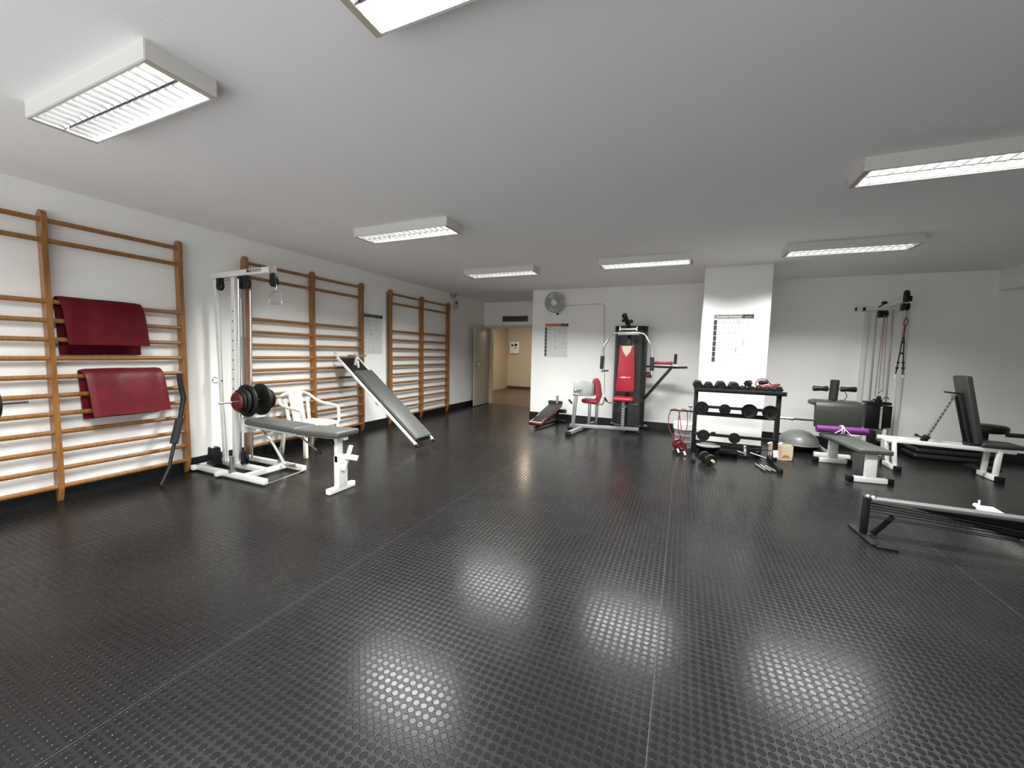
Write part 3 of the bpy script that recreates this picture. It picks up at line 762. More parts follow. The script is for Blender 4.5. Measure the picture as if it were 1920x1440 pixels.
# ------------------------------------------------------------------ red multi-gym
t = thing('multi_gym', (-0.95, 7.6, 0), 'large red and black home gym with round black weight shroud at the back wall', 'exercise machine')
sc = V((-0.95, 7.86, 0))
def half_shell(z0, z1, rx, ry, th=0.01, a0=-100, a1=100):
    b = B(); N = 26; out = []; inn = []
    for k in range(N+1):
        a = R(a0+(a1-a0)*k/N)
        out.append((sc.x+rx*math.sin(a), sc.y-ry*math.cos(a))); inn.append((sc.x+(rx-th)*math.sin(a), sc.y-(ry-th)*math.cos(a)))
    lp = out+inn[::-1]
    b.prism([(x, y, z0) for x, y in lp], (0, 0, z1-z0)); return b
M_shroud = mat('smoked_shroud', (0.035, 0.036, 0.036), 0.35)
half_shell(0.12, 1.90, 0.295, 0.20).build('shroud', M_shroud, t)
half_shell(1.90, 1.985, 0.305, 0.21, 0.29).build('shroud_cap', M_black, t)
wt = B()
for k in range(12): wt.bb((-1.10, 7.82, 0.16+k*0.05), (-0.80, 7.98, 0.205+k*0.05), 0.004)
wt.build('weight_stack', M_iron, t)
B().bar((-0.95, 7.56, 0.07), (-0.95, 7.58, 1.90), 0.06, 0.06, up=(0, 1, 0)).bar((-0.95, 7.58, 1.88), (-0.95, 8.0, 1.88), 0.06, 0.06).build('main_upright', M_dsteel, t)
B().bar((-1.93, 7.27, 0.085), (-0.70, 7.51, 0.085), 0.06, 0.06).bar((-0.95, 7.45, 0.07), (-0.95, 8.12, 0.07), 0.06, 0.06).bar((-1.3, 8.1, 0.05), (-0.6, 8.1, 0.05), 0.06, 0.06).build('base_frame', M_silver, t)
for x, y in ((-1.93, 7.27), (-0.70, 7.51), (-1.28, 8.1), (-0.62, 8.1)):
    B().bb((x-0.04, y-0.04, 0), (x+0.04, y+0.04, 0.055), 0.006).build('rubber_foot', M_black, t)
# seat post with adjustment holes and seat
B().bar((-0.965, 7.33, 0.09), (-0.965, 7.33, 0.60), 0.05, 0.05, up=(0, 1, 0)).bar((-0.95, 7.34, 0.5), (-0.95, 7.56, 0.5), 0.05, 0.05).build('seat_post', M_silver, t)
hb = B()
for k in range(8): hb.cyl((-0.965, 7.304, 0.16+k*0.048), (-0.965, 7.301, 0.16+k*0.048), 0.010, n=8)
hb.build('adjustment_holes', M_black, t)
B().bb((-1.125, 7.10, 0.615), (-0.80, 7.46, 0.685), 0.028, 3).build('seat', M_red, t)
pf = [(-1.085, 1.615), (-1.10, 1.58), (-1.11, 1.2), (-1.135, 0.82), (-1.12, 0.765), (-0.82, 0.765), (-0.805, 0.82), (-0.82, 1.2), (-0.835, 1.58), (-0.85, 1.615)]
B().prism([(x, 7.44, z) for x, z in pf], (0, 0.07, 0), 0.016).build('backrest', M_red, t)
B().prism([(-1.055, 7.433, 1.60), (-1.03, 7.433, 1.50), (-0.968, 7.433, 1.41), (-0.90, 7.433, 1.50), (-0.877, 7.433, 1.60)], (0, 0.006, 0)).build('backrest_inset', M_beige, t)
lg = B()
lg.tube([(-1.07, 7.438, 1.025), (-1.03, 7.438, 1.04), (-0.985, 7.438, 1.04), (-0.975, 7.438, 1.03), (-0.985, 7.438, 1.02), (-1.03, 7.438, 1.02)], 0.004, 6)
lg.tube([(-0.97, 7.438, 1.045), (-0.955, 7.438, 1.02), (-0.93, 7.438, 1.04), (-0.905, 7.438, 1.02), (-0.88, 7.438, 1.045)], 0.004, 6)
lg.build('logo', M_paper, t)
# press arms
B().bb((-1.14, 7.42, 1.80), (-0.76, 7.50, 1.86), 0.008).build('press_yoke', M_silver, t)
for s in (-1, 1):
    X = lambda dx: -0.955+s*dx
    B().tube([(X(0.18), 7.45, 1.84), (X(0.28), 7.44, 1.815), (X(0.345), 7.42, 1.72), (X(0.42), 7.40, 1.58), (X(0.435), 7.39, 1.42), (X(0.44), 7.38, 1.10)], 0.017, 12, smooth=3).build('press_arm', M_chrome, t)
    B().cyl((X(0.435), 7.39, 1.41), (X(0.44), 7.38, 1.17), 0.035, n=16).build('foam_grip', M_foam, t)
    B().cyl((X(0.44), 7.38, 1.135), (X(0.31), 7.36, 1.145), 0.014, n=10).build('side_handle', M_black, t)
# top pulley arm
B().bar((-0.93, 7.50, 1.90), (-1.01, 7.30, 2.14), 0.06, 0.075, 0.015).sphere((-1.01, 7.29, 2.13), 0.05).sphere((-0.90, 7.36, 2.04), 0.035).sphere((-1.045, 7.40, 2.06), 0.03).build('lat_pulley', M_black, t)
B().cyl((-1.10, 7.42, 1.905), (-0.80, 7.42, 1.905), 0.025).bb((-1.11, 7.39, 1.87), (-1.085, 7.46, 1.95), 0.004).bb((-0.815, 7.39, 1.87), (-0.79, 7.46, 1.95), 0.004).build('pulley_bracket', M_chrome, t)
# leg developer handles
for s in (-1, 1):
    B().tube([(-0.97+s*0.10, 7.30, 0.575), (-0.97+s*0.24, 7.28, 0.565), (-0.97+s*0.30, 7.27, 0.60)], 0.012, 10, smooth=3).build('leg_rod', M_chrome, t)
    B().cyl((-0.97+s*0.285, 7.27, 0.585), (-0.97+s*0.325, 7.25, 0.655), 0.020).build('rod_grip', M_foam, t)
# right hand dip and leg raise station
B().bar((-0.66, 7.72, 0.62), (-0.19, 7.66, 1.25), 0.05, 0.05).bar((-0.66, 7.72, 0.08), (-0.66, 7.72, 1.85), 0.045, 0.05, up=(0, 1, 0)).bar((-0.66, 7.72, 1.24), (-0.10, 7.64, 1.235), 0.035, 0.035).build('dip_arm', M_dsteel, t)
B().bar((-0.50, 7.62, 1.31), (-0.18, 7.60, 1.315), 0.11, 0.055, 0.02).build('arm_pad', M_red, t)
B().cyl((-0.145, 7.62, 1.30), (-0.14, 7.60, 1.475), 0.024).build('upright_grip', M_foam, t)
B().cyl((-0.20, 7.62, 1.265), (-0.10, 7.62, 1.262), 0.016).build('handle_tube', M_chrome, t)
B().cyl((-0.12, 7.64, 1.235), (0.06, 7.62, 1.245), 0.019).build('dip_grip', M_foam, t)
B().bb((-0.63, 7.66, 1.03), (-0.53, 7.72, 1.12), 0.015).build('back_pad_edge', M_redplate, t)
# left hand leg press station
B().bar((-1.80, 6.70, 0.045), (-1.62, 8.0, 0.045), 0.06, 0.06).build('side_base', M_silver, t)
B().bb((-1.845, 6.655, 0.0), (-1.76, 6.71, 0.08), 0.004).build('base_cap', M_black, t)
B().bar((-1.845, 7.16, 0.08), (-1.785, 7.10, 0.74), 0.06, 0.06, up=(0, 1, 0)).build('footplate_post', M_silver, t)
B().box((-1.695, 7.20, 0.81), (0.34, 0.02, 0.29), (R(-6), R(1), R(8)), 0.006).build('footplate', M_silver, t)
B().cyl((-1.80, 7.06, 0.76), (-1.72, 7.18, 0.78), 0.016).cyl((-1.84, 7.08, 0.70), (-1.72, 7.07, 0.70), 0.018).bb((-1.82, 7.05, 0.75), (-1.77, 7.09, 0.80), 0.004).build('footplate_bracket', M_chrome, t)
B().box((-1.58, 7.42, 0.56), (0.30, 0.30, 0.065), (0, R(3), 0), 0.025, 3).build('leg_press_seat', M_red, t)
P = catmull([V((x, 0, z)) for x, z in ((-1.47, 0.56), (-1.43, 0.66), (-1.445, 0.76), (-1.46, 0.86), (-1.485, 0.93), (-1.52, 0.965))], 4)
bb_ = B(); up = []; lo = []
for i, q in enumerate(P):
    d = (P[min(i+1, len(P)-1)]-P[max(i-1, 0)]).normalized(); n_ = V((d.z, 0, -d.x))
    up.append((q+n_*0.03)); lo.append((q-n_*0.03))
lp = up+lo[::-1]
bb_.prism([(p.x, 7.30, p.z) for p in lp], (0, 0.27, 0), 0.008)
bb_.build('leg_press_backrest', M_red, t)
B().bb((-1.56, 7.32, 0.66), (-1.51, 7.55, 0.985), 0.012).build('backrest_shell', M_gplastic, t)
B().bar((-1.60, 7.42, 0.08), (-1.60, 7.42, 0.53), 0.05, 0.05, up=(0, 1, 0)).bar((-1.50, 7.62, 0.06), (-1.50, 7.62, 0.53), 0.05, 0.05, up=(0, 1, 0)).bar((-1.72, 7.42, 0.52), (-1.36, 7.44, 0.50), 0.03, 0.03).build('seat_frame', M_steel, t)
B().tube([(-1.36, 7.44, 0.50), (-1.34, 7.44, 0.56), (-1.335, 7.44, 0.60)], 0.010, 8).build('seat_handle', M_steel, t)
B().cyl((-1.90, 7.02, 0.60), (-1.845, 7.05, 0.53), 0.018).build('side_grip', M_foam, t)

# ------------------------------------------------------------------ red sit-up bench
t = thing('sit_up_bench', (-2.5, 7.4, 0), 'slanted sit-up bench with worn black top and red edges by the back wall', 'bench')
a, b_ = V((-2.515, 6.93, 0.095)), V((-2.40, 7.86, 0.365))
d, sdv, u_ = frame(b_-a)
B().bar(a, b_, 0.285, 0.055, 0.014, seg=3).build('pad_base', M_redplate, t)
B().bar(a+u_*0.03+d*0.02, b_+u_*0.03, 0.262, 0.012, 0.005).build('pad_top', M_tape, t)
wb = B(); rnd = random.Random(4)
for k in range(14):
    e = rnd.random()**2*0.45; sd_ = rnd.choice((-1, -1, 1))
    c = a+d*(0.03+e)+u_*0.0365+sdv*sd_*(0.10+0.027*rnd.random())
    wb.box(c, (0.03+0.03*rnd.random(), 0.012, 0.001), Matrix((d, sdv, u_)).transposed())
wb.box(a+d*0.035+u_*0.0365, (0.022, 0.25, 0.001), Matrix((d, sdv, u_)).transposed())
wb.build('worn_patches', M_card, t)
B().bar((-2.38, 7.94, 0.02), (-2.38, 7.92, 0.36), 0.05, 0.05, up=(0, 1, 0)).bar((-2.58, 7.95, 0.03), (-2.18, 7.95, 0.03), 0.05, 0.05).build('stand', M_dsteel, t)
B().bar((-2.52, 6.96, 0.03), (-2.38, 7.90, 0.06), 0.05, 0.04).build('floor_rail', M_dsteel, t)
B().cyl((-2.39, 7.92, 0.36), (-2.385, 7.90, 0.56), 0.028).build('upright_grip', M_gplastic, t)
for z, x0, x1 in ((0.41, -2.58, -2.29), (0.24, -2.40, -2.20)):
    B().cyl((x0, 7.93, z), (x1, 7.93, z), 0.04).build('foam_roller', M_foam, t)

# ------------------------------------------------------------------ dumbbell rack
RX0, RX1, RY = 0.185, 1.185, 6.22
t = thing('weight_rack', (0.685, RY, 0), 'black steel rack with dumbbells on top and plates on pegs, before the pillar', 'rack')
for x in (RX0, RX1):
    B().bar((x, RY, 0.04), (x, RY, 0.99), 0.055, 0.05, up=(0, 1, 0)).build('post', M_dsteel, t)
    B().bar((x, 5.80, 0.03), (x, 6.58, 0.03), 0.05, 0.06).build('foot', M_dsteel, t)
B().bb((RX0-0.03, 6.03, 0.965), (RX1+0.05, 6.40, 0.985), 0.004).bb((RX0-0.03, 6.03, 0.955), (RX1+0.05, 6.05, 1.01), 0.004).bb((RX0-0.03, 6.38, 0.955), (RX1+0.05, 6.40, 1.03), 0.004).build('top_tray', M_dsteel, t)
for y, z, hh_ in ((RY-0.035, 0.738, 0.038), (RY+0.09, 0.612, 0.03), (RY-0.035, 0.345, 0.04)):
    B().bar((RX0, y, z), (RX1, y, z), 0.03, hh_).build('cross_rail', M_dsteel, t)
B().bar((RX0, RY+0.02, 0.20), (RX1, RY+0.02, 0.19), 0.012, 0.012).build('brace', M_dsteel, t)
PEG = [(0.26, 0.722, 0.092, 1, 'leftmost'), (0.552, 0.722, 0.072, 1, 'second'), (0.845, 0.722, 0.096, 1, 'third'), (1.085, 0.722, 0.096, 2, 'rightmost'), (0.305, 0.335, 0.080, 1, 'lower left'), (0.69, 0.335, 0.072, 1, 'lower right')]
for x, z, r_, n_, wh in PEG:
    B().cyl((x, RY-0.04, z), (x, RY-0.17, z), 0.012).build('peg', M_dsteel, t)
B().bb((0.40, RY-0.06, 0.365), (0.46, RY-0.03, 0.385), 0.002).bb((0.42, RY-0.055, 0.345), (0.44, RY-0.04, 0.39)).build('empty_peg', M_dsteel, t)
tagp = B().box((1.19, RY-0.035, 0.165), (0.06, 0.002, 0.10), (0, R(-6), 0)).build('paper_tag', M_paper, t)
PL = {'leftmost': 'weight plate on the upper rail of the rack at the basket-side post',
      'second': 'small weight plate on the upper rail of the rack, second from the basket',
      'third': 'large weight plate on the upper rail of the rack, third from the basket',
      'rightmost': 'front weight plate of the doubled pair on the upper rail of the rack',
      'lower left': 'weight plate on the lower rail of the rack, next to the basket-side post',
      'lower right': 'small weight plate on the lower rail of the rack, near its middle'}
def hung_plate(x, y, z, r_, label, th=0.026):
    o = B().lathe([(0.0125, -th/2), (r_-0.008, -th/2), (r_, -th/2+0.006), (r_, th/2-0.006), (r_-0.008, th/2), (r_*0.82, th/2-0.006), (r_*0.35, th/2-0.006), (r_*0.28, th/2+0.004), (0.0125, th/2+0.004)], (0, 0, 0), (0, -1, 0), 32).build('weight_plate', M_iron)
    o.location = (x, y, z-0.0005); return tag(o, label, 'weight plate', 'weight plates hung on the rack')
for x, z, r_, n_, wh in PEG:
    hung_plate(x, RY-0.085-(0.032 if n_ == 2 else 0), z, r_, PL[wh])
hung_plate(1.085, RY-0.083, 0.722, 0.094, 'rear weight plate of the doubled pair on the upper rail of the rack')

# hex dumbbells on the tray
def make_dumbbell():
    r = thing('dumbbell', (0, 0, 0), 'x', 'dumbbell')
    for s in (-1, 1):
        b = B(); b.lathe([(0.70, 0.0), (1.0, 0.22), (1.0, 0.78), (0.80, 1.0)], (0, s*0.75, 0), (0, s, 0), 6)
        b.build('hex_head', M_rubber, r, angle=20, local=True)
    B().cyl((0, -0.8, 0), (0, 0.8, 0), 0.27, n=12).build('handle', M_chrome, r, local=True)
    return r
db0 = make_dumbbell()
ZT = 0.985
DB = [(0.195, 0.068, 0, 'end hex dumbbell on the rack top, above the post beside the basket'),
      (0.335, 0.060, 0, 'hex dumbbell second from the basket end of the rack top'),
      (0.484, 0.070, 0, 'big hex dumbbell third from the basket end of the rack top'),
      (0.645, 0.068, 0, 'black hex dumbbell fourth from the basket end of the rack top'),
      (0.765, 0.040, 0, 'small black dumbbell beside the four big ones on the rack'),
      (0.860, 0.042, 0, 'small dumbbell on the tray under the stacked one'),
      (0.955, 0.042, 0, 'small dumbbell under the bundle of red cord, nearer the stacked dumbbell'),
      (1.050, 0.042, 0, 'small dumbbell under the bundle of red cord, nearer the grey-topped dumbbell'),
      (1.155, 0.052, 0, 'grey-topped end dumbbell on the rack top, above the paper-tagged post')]
for i, (x, r_, dz, lab) in enumerate(DB):
    o = db0 if i == 0 else copy_tree(db0)
    o.scale = (r_, 0.075, r_); o.location = (x, 6.215, ZT+r_*0.866+0.001); o['label'] = lab; o['group'] = 'dumbbells on the rack'
o = copy_tree(db0); o.scale = (0.045, 0.06, 0.045); o.location = (0.815, 6.19, ZT+0.1105); o.rotation_euler = (0, 0, R(-14))
o['label'] = 'small chrome-handled dumbbell stacked on top of two others on the rack'; o['group'] = 'dumbbells on the rack'
t = thing('resistance_band', (0.99, 6.2, 1.07), 'bundle of red cord and black handles lying on the dumbbells', 'exercise band')
B().sphere((0.975, 6.19, 1.118), 0.045, (1.15, 0.9, 0.75)).cyl((0.93, 6.15, 1.105), (1.03, 6.13, 1.125), 0.022).build('handles', M_black, t)
B().tube([(0.90, 6.13, 1.07), (0.90, 6.12, 1.13), (0.95, 6.12, 1.17), (1.02, 6.13, 1.15), (1.07, 6.13, 1.095), (1.15, 6.13, 1.105), (1.16, 6.14, 1.09), (1.05, 6.12, 1.078), (0.95, 6.115, 1.085)], 0.007, 8, closed=True, smooth=4).tube([(0.92, 6.11, 1.08), (0.97, 6.10, 1.065), (1.06, 6.10, 1.07), (1.13, 6.12, 1.085)], 0.007, 8, smooth=4).build('cord', M_redtube, t)

# long bar lying through the rack
t = thing('long_bar', (0.85, 6.31, 0.64), 'long thin barbell rod lying through the rack and sticking out both sides', 'barbell')
zb_ = 0.612+0.015+0.0127
B().cyl((-0.15, 6.31, zb_), (1.63, 6.31, zb_), 0.0125, n=12).build('rod', M_dsteel, t)
B().cyl((1.21, 6.31, zb_), (1.36, 6.31, zb_), 0.018).build('sleeve', M_chrome, t)
B().cyl((1.36, 6.31, zb_), (1.38, 6.31, zb_), 0.026).build('collar', M_chrome, t)
for k, (x0, label) in enumerate(((-0.10, 'wide loop of red rubber tubing hanging from the tip of the long bar'), (-0.015, 'red rubber tubing hanging from the long bar close to the rack post'))):
    t = thing('resistance_tube', (x0, 6.31, 0.2), label, 'exercise band', 'red tubes hanging beside the rack')
    if k == 0: pts = [(-0.02, 6.22, 0.08), (0.02, 6.23, 0.30), (-0.01, 6.28, 0.52), (-0.04, 6.29, 0.63), (-0.09, 6.31, 0.662), (-0.14, 6.33, 0.62), (-0.17, 6.34, 0.52), (-0.15, 6.30, 0.36), (-0.08, 6.25, 0.24), (-0.07, 6.22, 0.12)]
    else: pts = [(0.07, 6.19, 0.06), (0.03, 6.20, 0.20), (-0.03, 6.24, 0.40), (-0.02, 6.29, 0.60), (0.01, 6.31, 0.661), (0.05, 6.33, 0.655), (0.085, 6.34, 0.62), (0.09, 6.28, 0.40), (0.05, 6.22, 0.20), (0.10, 6.19, 0.05)]
    B().tube(pts, 0.006, 8, smooth=5).build('tube', M_redtube, t)
    e = V(pts[0]); B().cyl(e, e+V((0.02, -0.03, -0.045)), 0.014).build('handle', M_wplastic, t)

# basket with odds and ends
t = thing('plastic_basket', (0.06, 6.83, 0), 'round basket with white rim and ribbed sides behind the red tubing', 'basket')
ctr = V((0.06, 6.83, 0))
B().lathe([(0.155, 0.29), (0.165, 0.29), (0.172, 0.385), (0.165, 0.39), (0.158, 0.385), (0.152, 0.30)], ctr, n=32).build('rim', M_wplastic, t)
rb = B()
for k in range(36):
    a = 2*PI*k/36; d0 = V((math.cos(a), math.sin(a), 0))
    rb.bar(ctr+d0*0.115+V((0, 0, 0.01)), ctr+d0*0.152+V((0, 0, 0.30)), 0.014, 0.006, 0.0, up=d0)
for z, rr in ((0.10, 0.130), (0.20, 0.143)):
    rb.lathe([(rr-0.004, z-0.012), (rr+0.004, z-0.012), (rr+0.004, z+0.012), (rr-0.004, z+0.012)], ctr, n=32)
rb.build('ribbed_side', M_gplastic, t)
B().lathe([(0.0, 0.0), (0.12, 0.0), (0.12, 0.012), (0.0, 0.012)], ctr, n=28).build('bottom', M_gplastic, t)
t = thing('paper_bag', (0.06, 6.83, 0.30), 'crumpled white bag filling the round ribbed basket', 'bag')
b = B(); b.sphere((0.06, 6.83, 0.30), 0.12, (1.05, 1.05, 0.55), 18)
rnd = random.Random(2)
for v in b.bm.verts: v.co += V((rnd.uniform(-1, 1), rnd.uniform(-1, 1), rnd.uniform(-1, 1)))*0.014
b.build('bag', M_wplastic, t)
t = thing('white_pole', (0.12, 6.58, 0.3), 'white plastic pole with round cap standing up from the basket', 'pole')
B().cyl((0.12, 6.76, 0.37), (0.132, 6.62, 0.66), 0.022, 0.016).build('shaft', M_wplastic, t)
B().sphere((0.13, 6.61, 0.68), 0.032).build('cap', M_chrome, t)

# adjustable dumbbells on the floor
def disc_dumbbell(loc, rz, r_, mm, endm, label, tilt=0):
    t = thing('plate_dumbbell', loc, label, 'dumbbell', 'plate dumbbells on the floor')
    for s in (-1, 1):
        for k in range(2):
            B().lathe([(0.012, -0.012), (r_-0.006, -0.012), (r_, -0.006), (r_, 0.006), (r_-0.006, 0.012), (r_*0.8, 0.007), (r_*0.3, 0.007), (0.012, 0.012)], (0, s*(0.075+0.026*k), r_), (0, s, 0), 28).build('weight_plate', mm, t, local=True)
    B().cyl((0, -0.175, r_), (0, 0.175, r_), 0.012).build('handle', M_chrome, t, local=True)
    for s in (-1, 1): B().cyl((0, s*0.125, r_), (0, s*0.178, r_), 0.018).build('screw_collar', endm, t, local=True)
    t.rotation_euler = (0, 0, rz)
disc_dumbbell((0.0, 6.465, 0.001), R(12), 0.082, M_redplate, M_chrome, 'red plate dumbbell on the floor under the hanging red tubes')
disc_dumbbell((0.36, 5.86, 0.001), R(22), 0.075, M_iron, M_tan, 'black plate dumbbell with tan collars by the front foot of the rack')
t = thing('balance_board', (0.40, 6.60, 0), 'round balance board with pale top on the floor behind the rack', 'balance board')
B().lathe([(0.0, 0.0), (0.05, 0.004), (0.10, 0.03), (0.17, 0.08), (0.175, 0.10), (0.17, 0.105), (0.0, 0.105)], (0.40, 6.60, 0), n=32).build('base', M_black, t)
B().lathe([(0.0, 0.105), (0.165, 0.105), (0.163, 0.111), (0.0, 0.113)], (0.40, 6.60, 0), n=32).build('top', M_gplastic, t)
t = thing('foam_roller', (0.66, 6.47, 0), 'short black foam roller on the floor under the rack', 'roller')
B().lathe([(0, -0.12), (0.042, -0.12), (0.05, -0.112), (0.045, 0.0), (0.05, 0.112), (0.042, 0.12), (0, 0.12)], (0.66, 6.47, 0.05), (1, 0.05, 0), 24).build('roller', M_rubber, t)
t = thing('push_up_handle', (0.90, 6.52, 0), 'white and black push-up handle standing on the floor beside the foam roller', 'handle')
B().bar((0.885, 6.52, 0.03), (0.87, 6.52, 0.17), 0.03, 0.022, up=(0, 1, 0)).bar((0.78, 6.55, 0.075), (0.885, 6.52, 0.055), 0.02, 0.014).build('handle', M_wplastic, t)
B().bb((0.80, 6.49, 0.0), (0.93, 6.56, 0.03), 0.008).build('base', M_black, t)
t = thing('hand_grip', (1.05, 6.56, 0), 'black hand grip with chrome rod on the floor by the box', 'grip')
B().bb((1.00, 6.53, 0.0), (1.07, 6.60, 0.11), 0.02, 3).sphere((1.03, 6.57, 0.12), 0.028).build('grip', M_black, t)
B().cyl((0.94, 6.52, 0.075), (1.14, 6.505, 0.025), 0.009).build('rod', M_chrome, t)
# cardboard box with printed sides
t = thing('printed_box', (1.36, 6.62, 0), 'open printed cardboard box with an orange picture between rack and dome', 'box')
bxs = B(); x0, x1, y0, y1, hh = 1.205, 1.475, 6.60, 6.76, 0.205
for lo, hi in (((x0, y0, 0), (x1, y0+0.006, hh)), ((x0, y1-0.006, 0), (x1, y1, hh)), ((x0, y0, 0), (x0+0.006, y1, hh)), ((x1-0.006, y0, 0), (x1, y1, hh)), ((x0, y0, 0), (x1, y1, 0.006))): bxs.bb(lo, hi)
bxs.build('carton', M_card, t)
B().bb((x0+0.02, y0-0.0012, 0.02), (x0+0.14, y0, hh-0.01)).build('print_panel', M_pink, t)
B().prism([(1.345, y0-0.001, 0.035), (1.365, y0-0.001, 0.07), (1.395, y0-0.001, 0.08), (1.425, y0-0.001, 0.065), (1.455, y0-0.001, 0.03), (1.425, y0-0.001, 0.045), (1.385, y0-0.001, 0.042)], (0, -0.0012, 0)).build('print_motif', M_amber, t)
B().bar((x0-0.03, 6.66, hh+0.002), (x0+0.09, 6.68, hh+0.075), 0.035, 0.012).bar((x0+0.06, 6.66, hh), (x0+0.15, 6.68, hh+0.03), 0.04, 0.012).bar((x0+0.04, 6.67, 0.05), (x0+0.06, 6.67, hh+0.02), 0.05, 0.02).build('paper_strips', M_paper, t)
# three short chrome bars on the floor
for k, (dx, lab) in enumerate(((0, 'short chrome bar on the floor furthest from the rack post with the paper tag'), (0.055, 'middle one of three short chrome bars on the floor by the rack foot'), (0.11, 'short chrome bar on the floor nearest the rack post with the paper tag'))):
    t = thing('chrome_bar', (1.0+dx, 5.95, 0), lab, 'bar', 'chrome bars on the floor')
    a, b_ = V((0.955+dx, 6.10-0.02*k, 0.016)), V((1.025+dx*1.0, 5.80+0.0*k, 0.016))
    B().cyl(a, b_, 0.0125).build('rod', M_chrome, t)
    dd = (b_-a).normalized()
    B().cyl(b_-dd*0.14, b_-dd*0.01, 0.0155).build('knurled_grip', M_steel, t)

# ------------------------------------------------------------------ balance dome
t = thing('balance_dome', (1.74, 7.55, 0), 'grey half-ball balance trainer on black base between pillar and curl bench', 'balance ball')
dc = V((1.74, 7.55, 0.0))
B().lathe([(0.0, 0.0), (0.20, 0.0), (0.285, 0.075), (0.29, 0.095), (0.27, 0.10), (0.0, 0.10)], dc, n=40).build('base', M_black, t)
B().lathe([(0.275*math.cos(R(a)), 0.10+0.215*math.sin(R(a))) for a in range(0, 90, 9)]+[(0.0, 0.315)], dc, n=40).build('dome', M_ball, t)
B().lathe([(0.272, 0.092), (0.292, 0.095), (0.292, 0.108), (0.272, 0.112)], dc, n=40).build('rim', M_gplastic, t)

# ------------------------------------------------------------------ leg bench with T-shaped foam rollers
t = thing('curl_bench', (2.08, 7.2, 0), 'grey padded curl bench with T-shaped black rollers above the purple mat', 'bench')
pb = B()
prof = [(7.02, 0.455), (7.015, 0.70), (7.02, 0.77), (7.04, 0.815), (7.08, 0.84), (7.30, 0.845), (7.32, 0.80), (7.12, 0.775), (7.085, 0.74), (7.085, 0.455)]
pb.prism([(1.80, y, z) for y, z in prof], (0.545, 0, 0), 0.012)
pb.build('pad', M_dpad, t)
B().bb((1.745, 7.06, 0.775), (1.815, 7.24, 0.835), 0.016, 3).build('pad_wing', M_dpad, t)
B().bar((2.06, 7.14, 0.02), (2.06, 7.14, 0.60), 0.07, 0.05, up=(0, 1, 0)).bar((2.06, 7.0, 0.03), (2.06, 8.0, 0.03), 0.06, 0.06).bar((1.85, 7.14, 0.03), (2.28, 7.14, 0.03), 0.06, 0.06).build('frame', M_white, t)
B().lathe([(0.0, 0.0), (0.045, 0.0), (0.053, 0.01), (0.053, 0.29), (0.045, 0.30), (0.0, 0.30)], (2.03, 7.16, 0.85), (0.03, 0, 1), 24).build('post_roller', M_foam, t)
for s in (-1, 1):
    B().lathe([(0.0, 0.075), (0.036, 0.075), (0.040, 0.085), (0.032, 0.15), (0.040, 0.24), (0.036, 0.255), (0.0, 0.255)], (2.035, 7.16, 1.015), (s, 0, 0.02*s), 22).build('side_roller', M_black, t)
B().cyl((1.93, 7.16, 1.013), (2.14, 7.16, 1.018), 0.012).build('axle', M_chrome, t)
B().tube([(2.16, 7.15, 0.98), (2.18, 7.13, 0.92), (2.15, 7.12, 0.865), (2.10, 7.12, 0.86)], 0.005, 6, smooth=4).build('lanyard', M_black, t)
# purple yoga mat rolled up and tied
t = thing('yoga_mat', (2.03, 6.71, 0.46), 'rolled purple yoga mat tied with white cord, lying across the flat bench', 'mat')
c0, c1 = V((1.745, 6.70, 0.483)), V((2.315, 6.74, 0.483))
mb = B()
ax, s_, u_ = frame(c1-c0)
spiral = []
for k in range(76):
    a = 2*PI*k/25; rr = 0.018+0.038*k/75
    spiral.append((s_*math.cos(a)+u_*math.sin(a))*rr)
rows = [[c0+p for p in spiral], [c1+p for p in spiral]]
mb.grid(rows)
inner = [p*(1-0.009/p.length) for p in spiral]
mb.grid([[c0+p for p in inner], [c1+p for p in inner]])
for c in (c0, c1): mb.grid([[c+p for p in spiral], [c+p for p in inner]])
mb.build('roll', M_purple, t, angle=40)
B().cyl(c0+ax*0.02, c1-ax*0.02, 0.036, n=16).build('roll_core', M_dpurple, t)
mid = (c0+c1)/2
ringp = lambda r_, off: [mid+ax*off+(s_*math.cos(2*PI*k/24)+u_*math.sin(2*PI*k/24))*r_ for k in range(24)]
cb = B().tube(ringp(0.060, -0.012), 0.006, 6, closed=True).tube(ringp(0.060, 0.010), 0.006, 6, closed=True)
kn = mid-s_*0.0+V((0, -0.055, 0.035))
cb.sphere(kn, 0.013).tube([kn, kn+V((-0.03, -0.018, -0.03)), kn+V((-0.09, -0.02, -0.075))], 0.005, 6, smooth=4).tube([kn, kn+V((0.04, -0.02, -0.04)), kn+V((0.09, -0.02, -0.082)), kn+V((0.18, -0.01, -0.084))], 0.005, 6, smooth=4)
cb.build('tie_cord', M_cord, t)

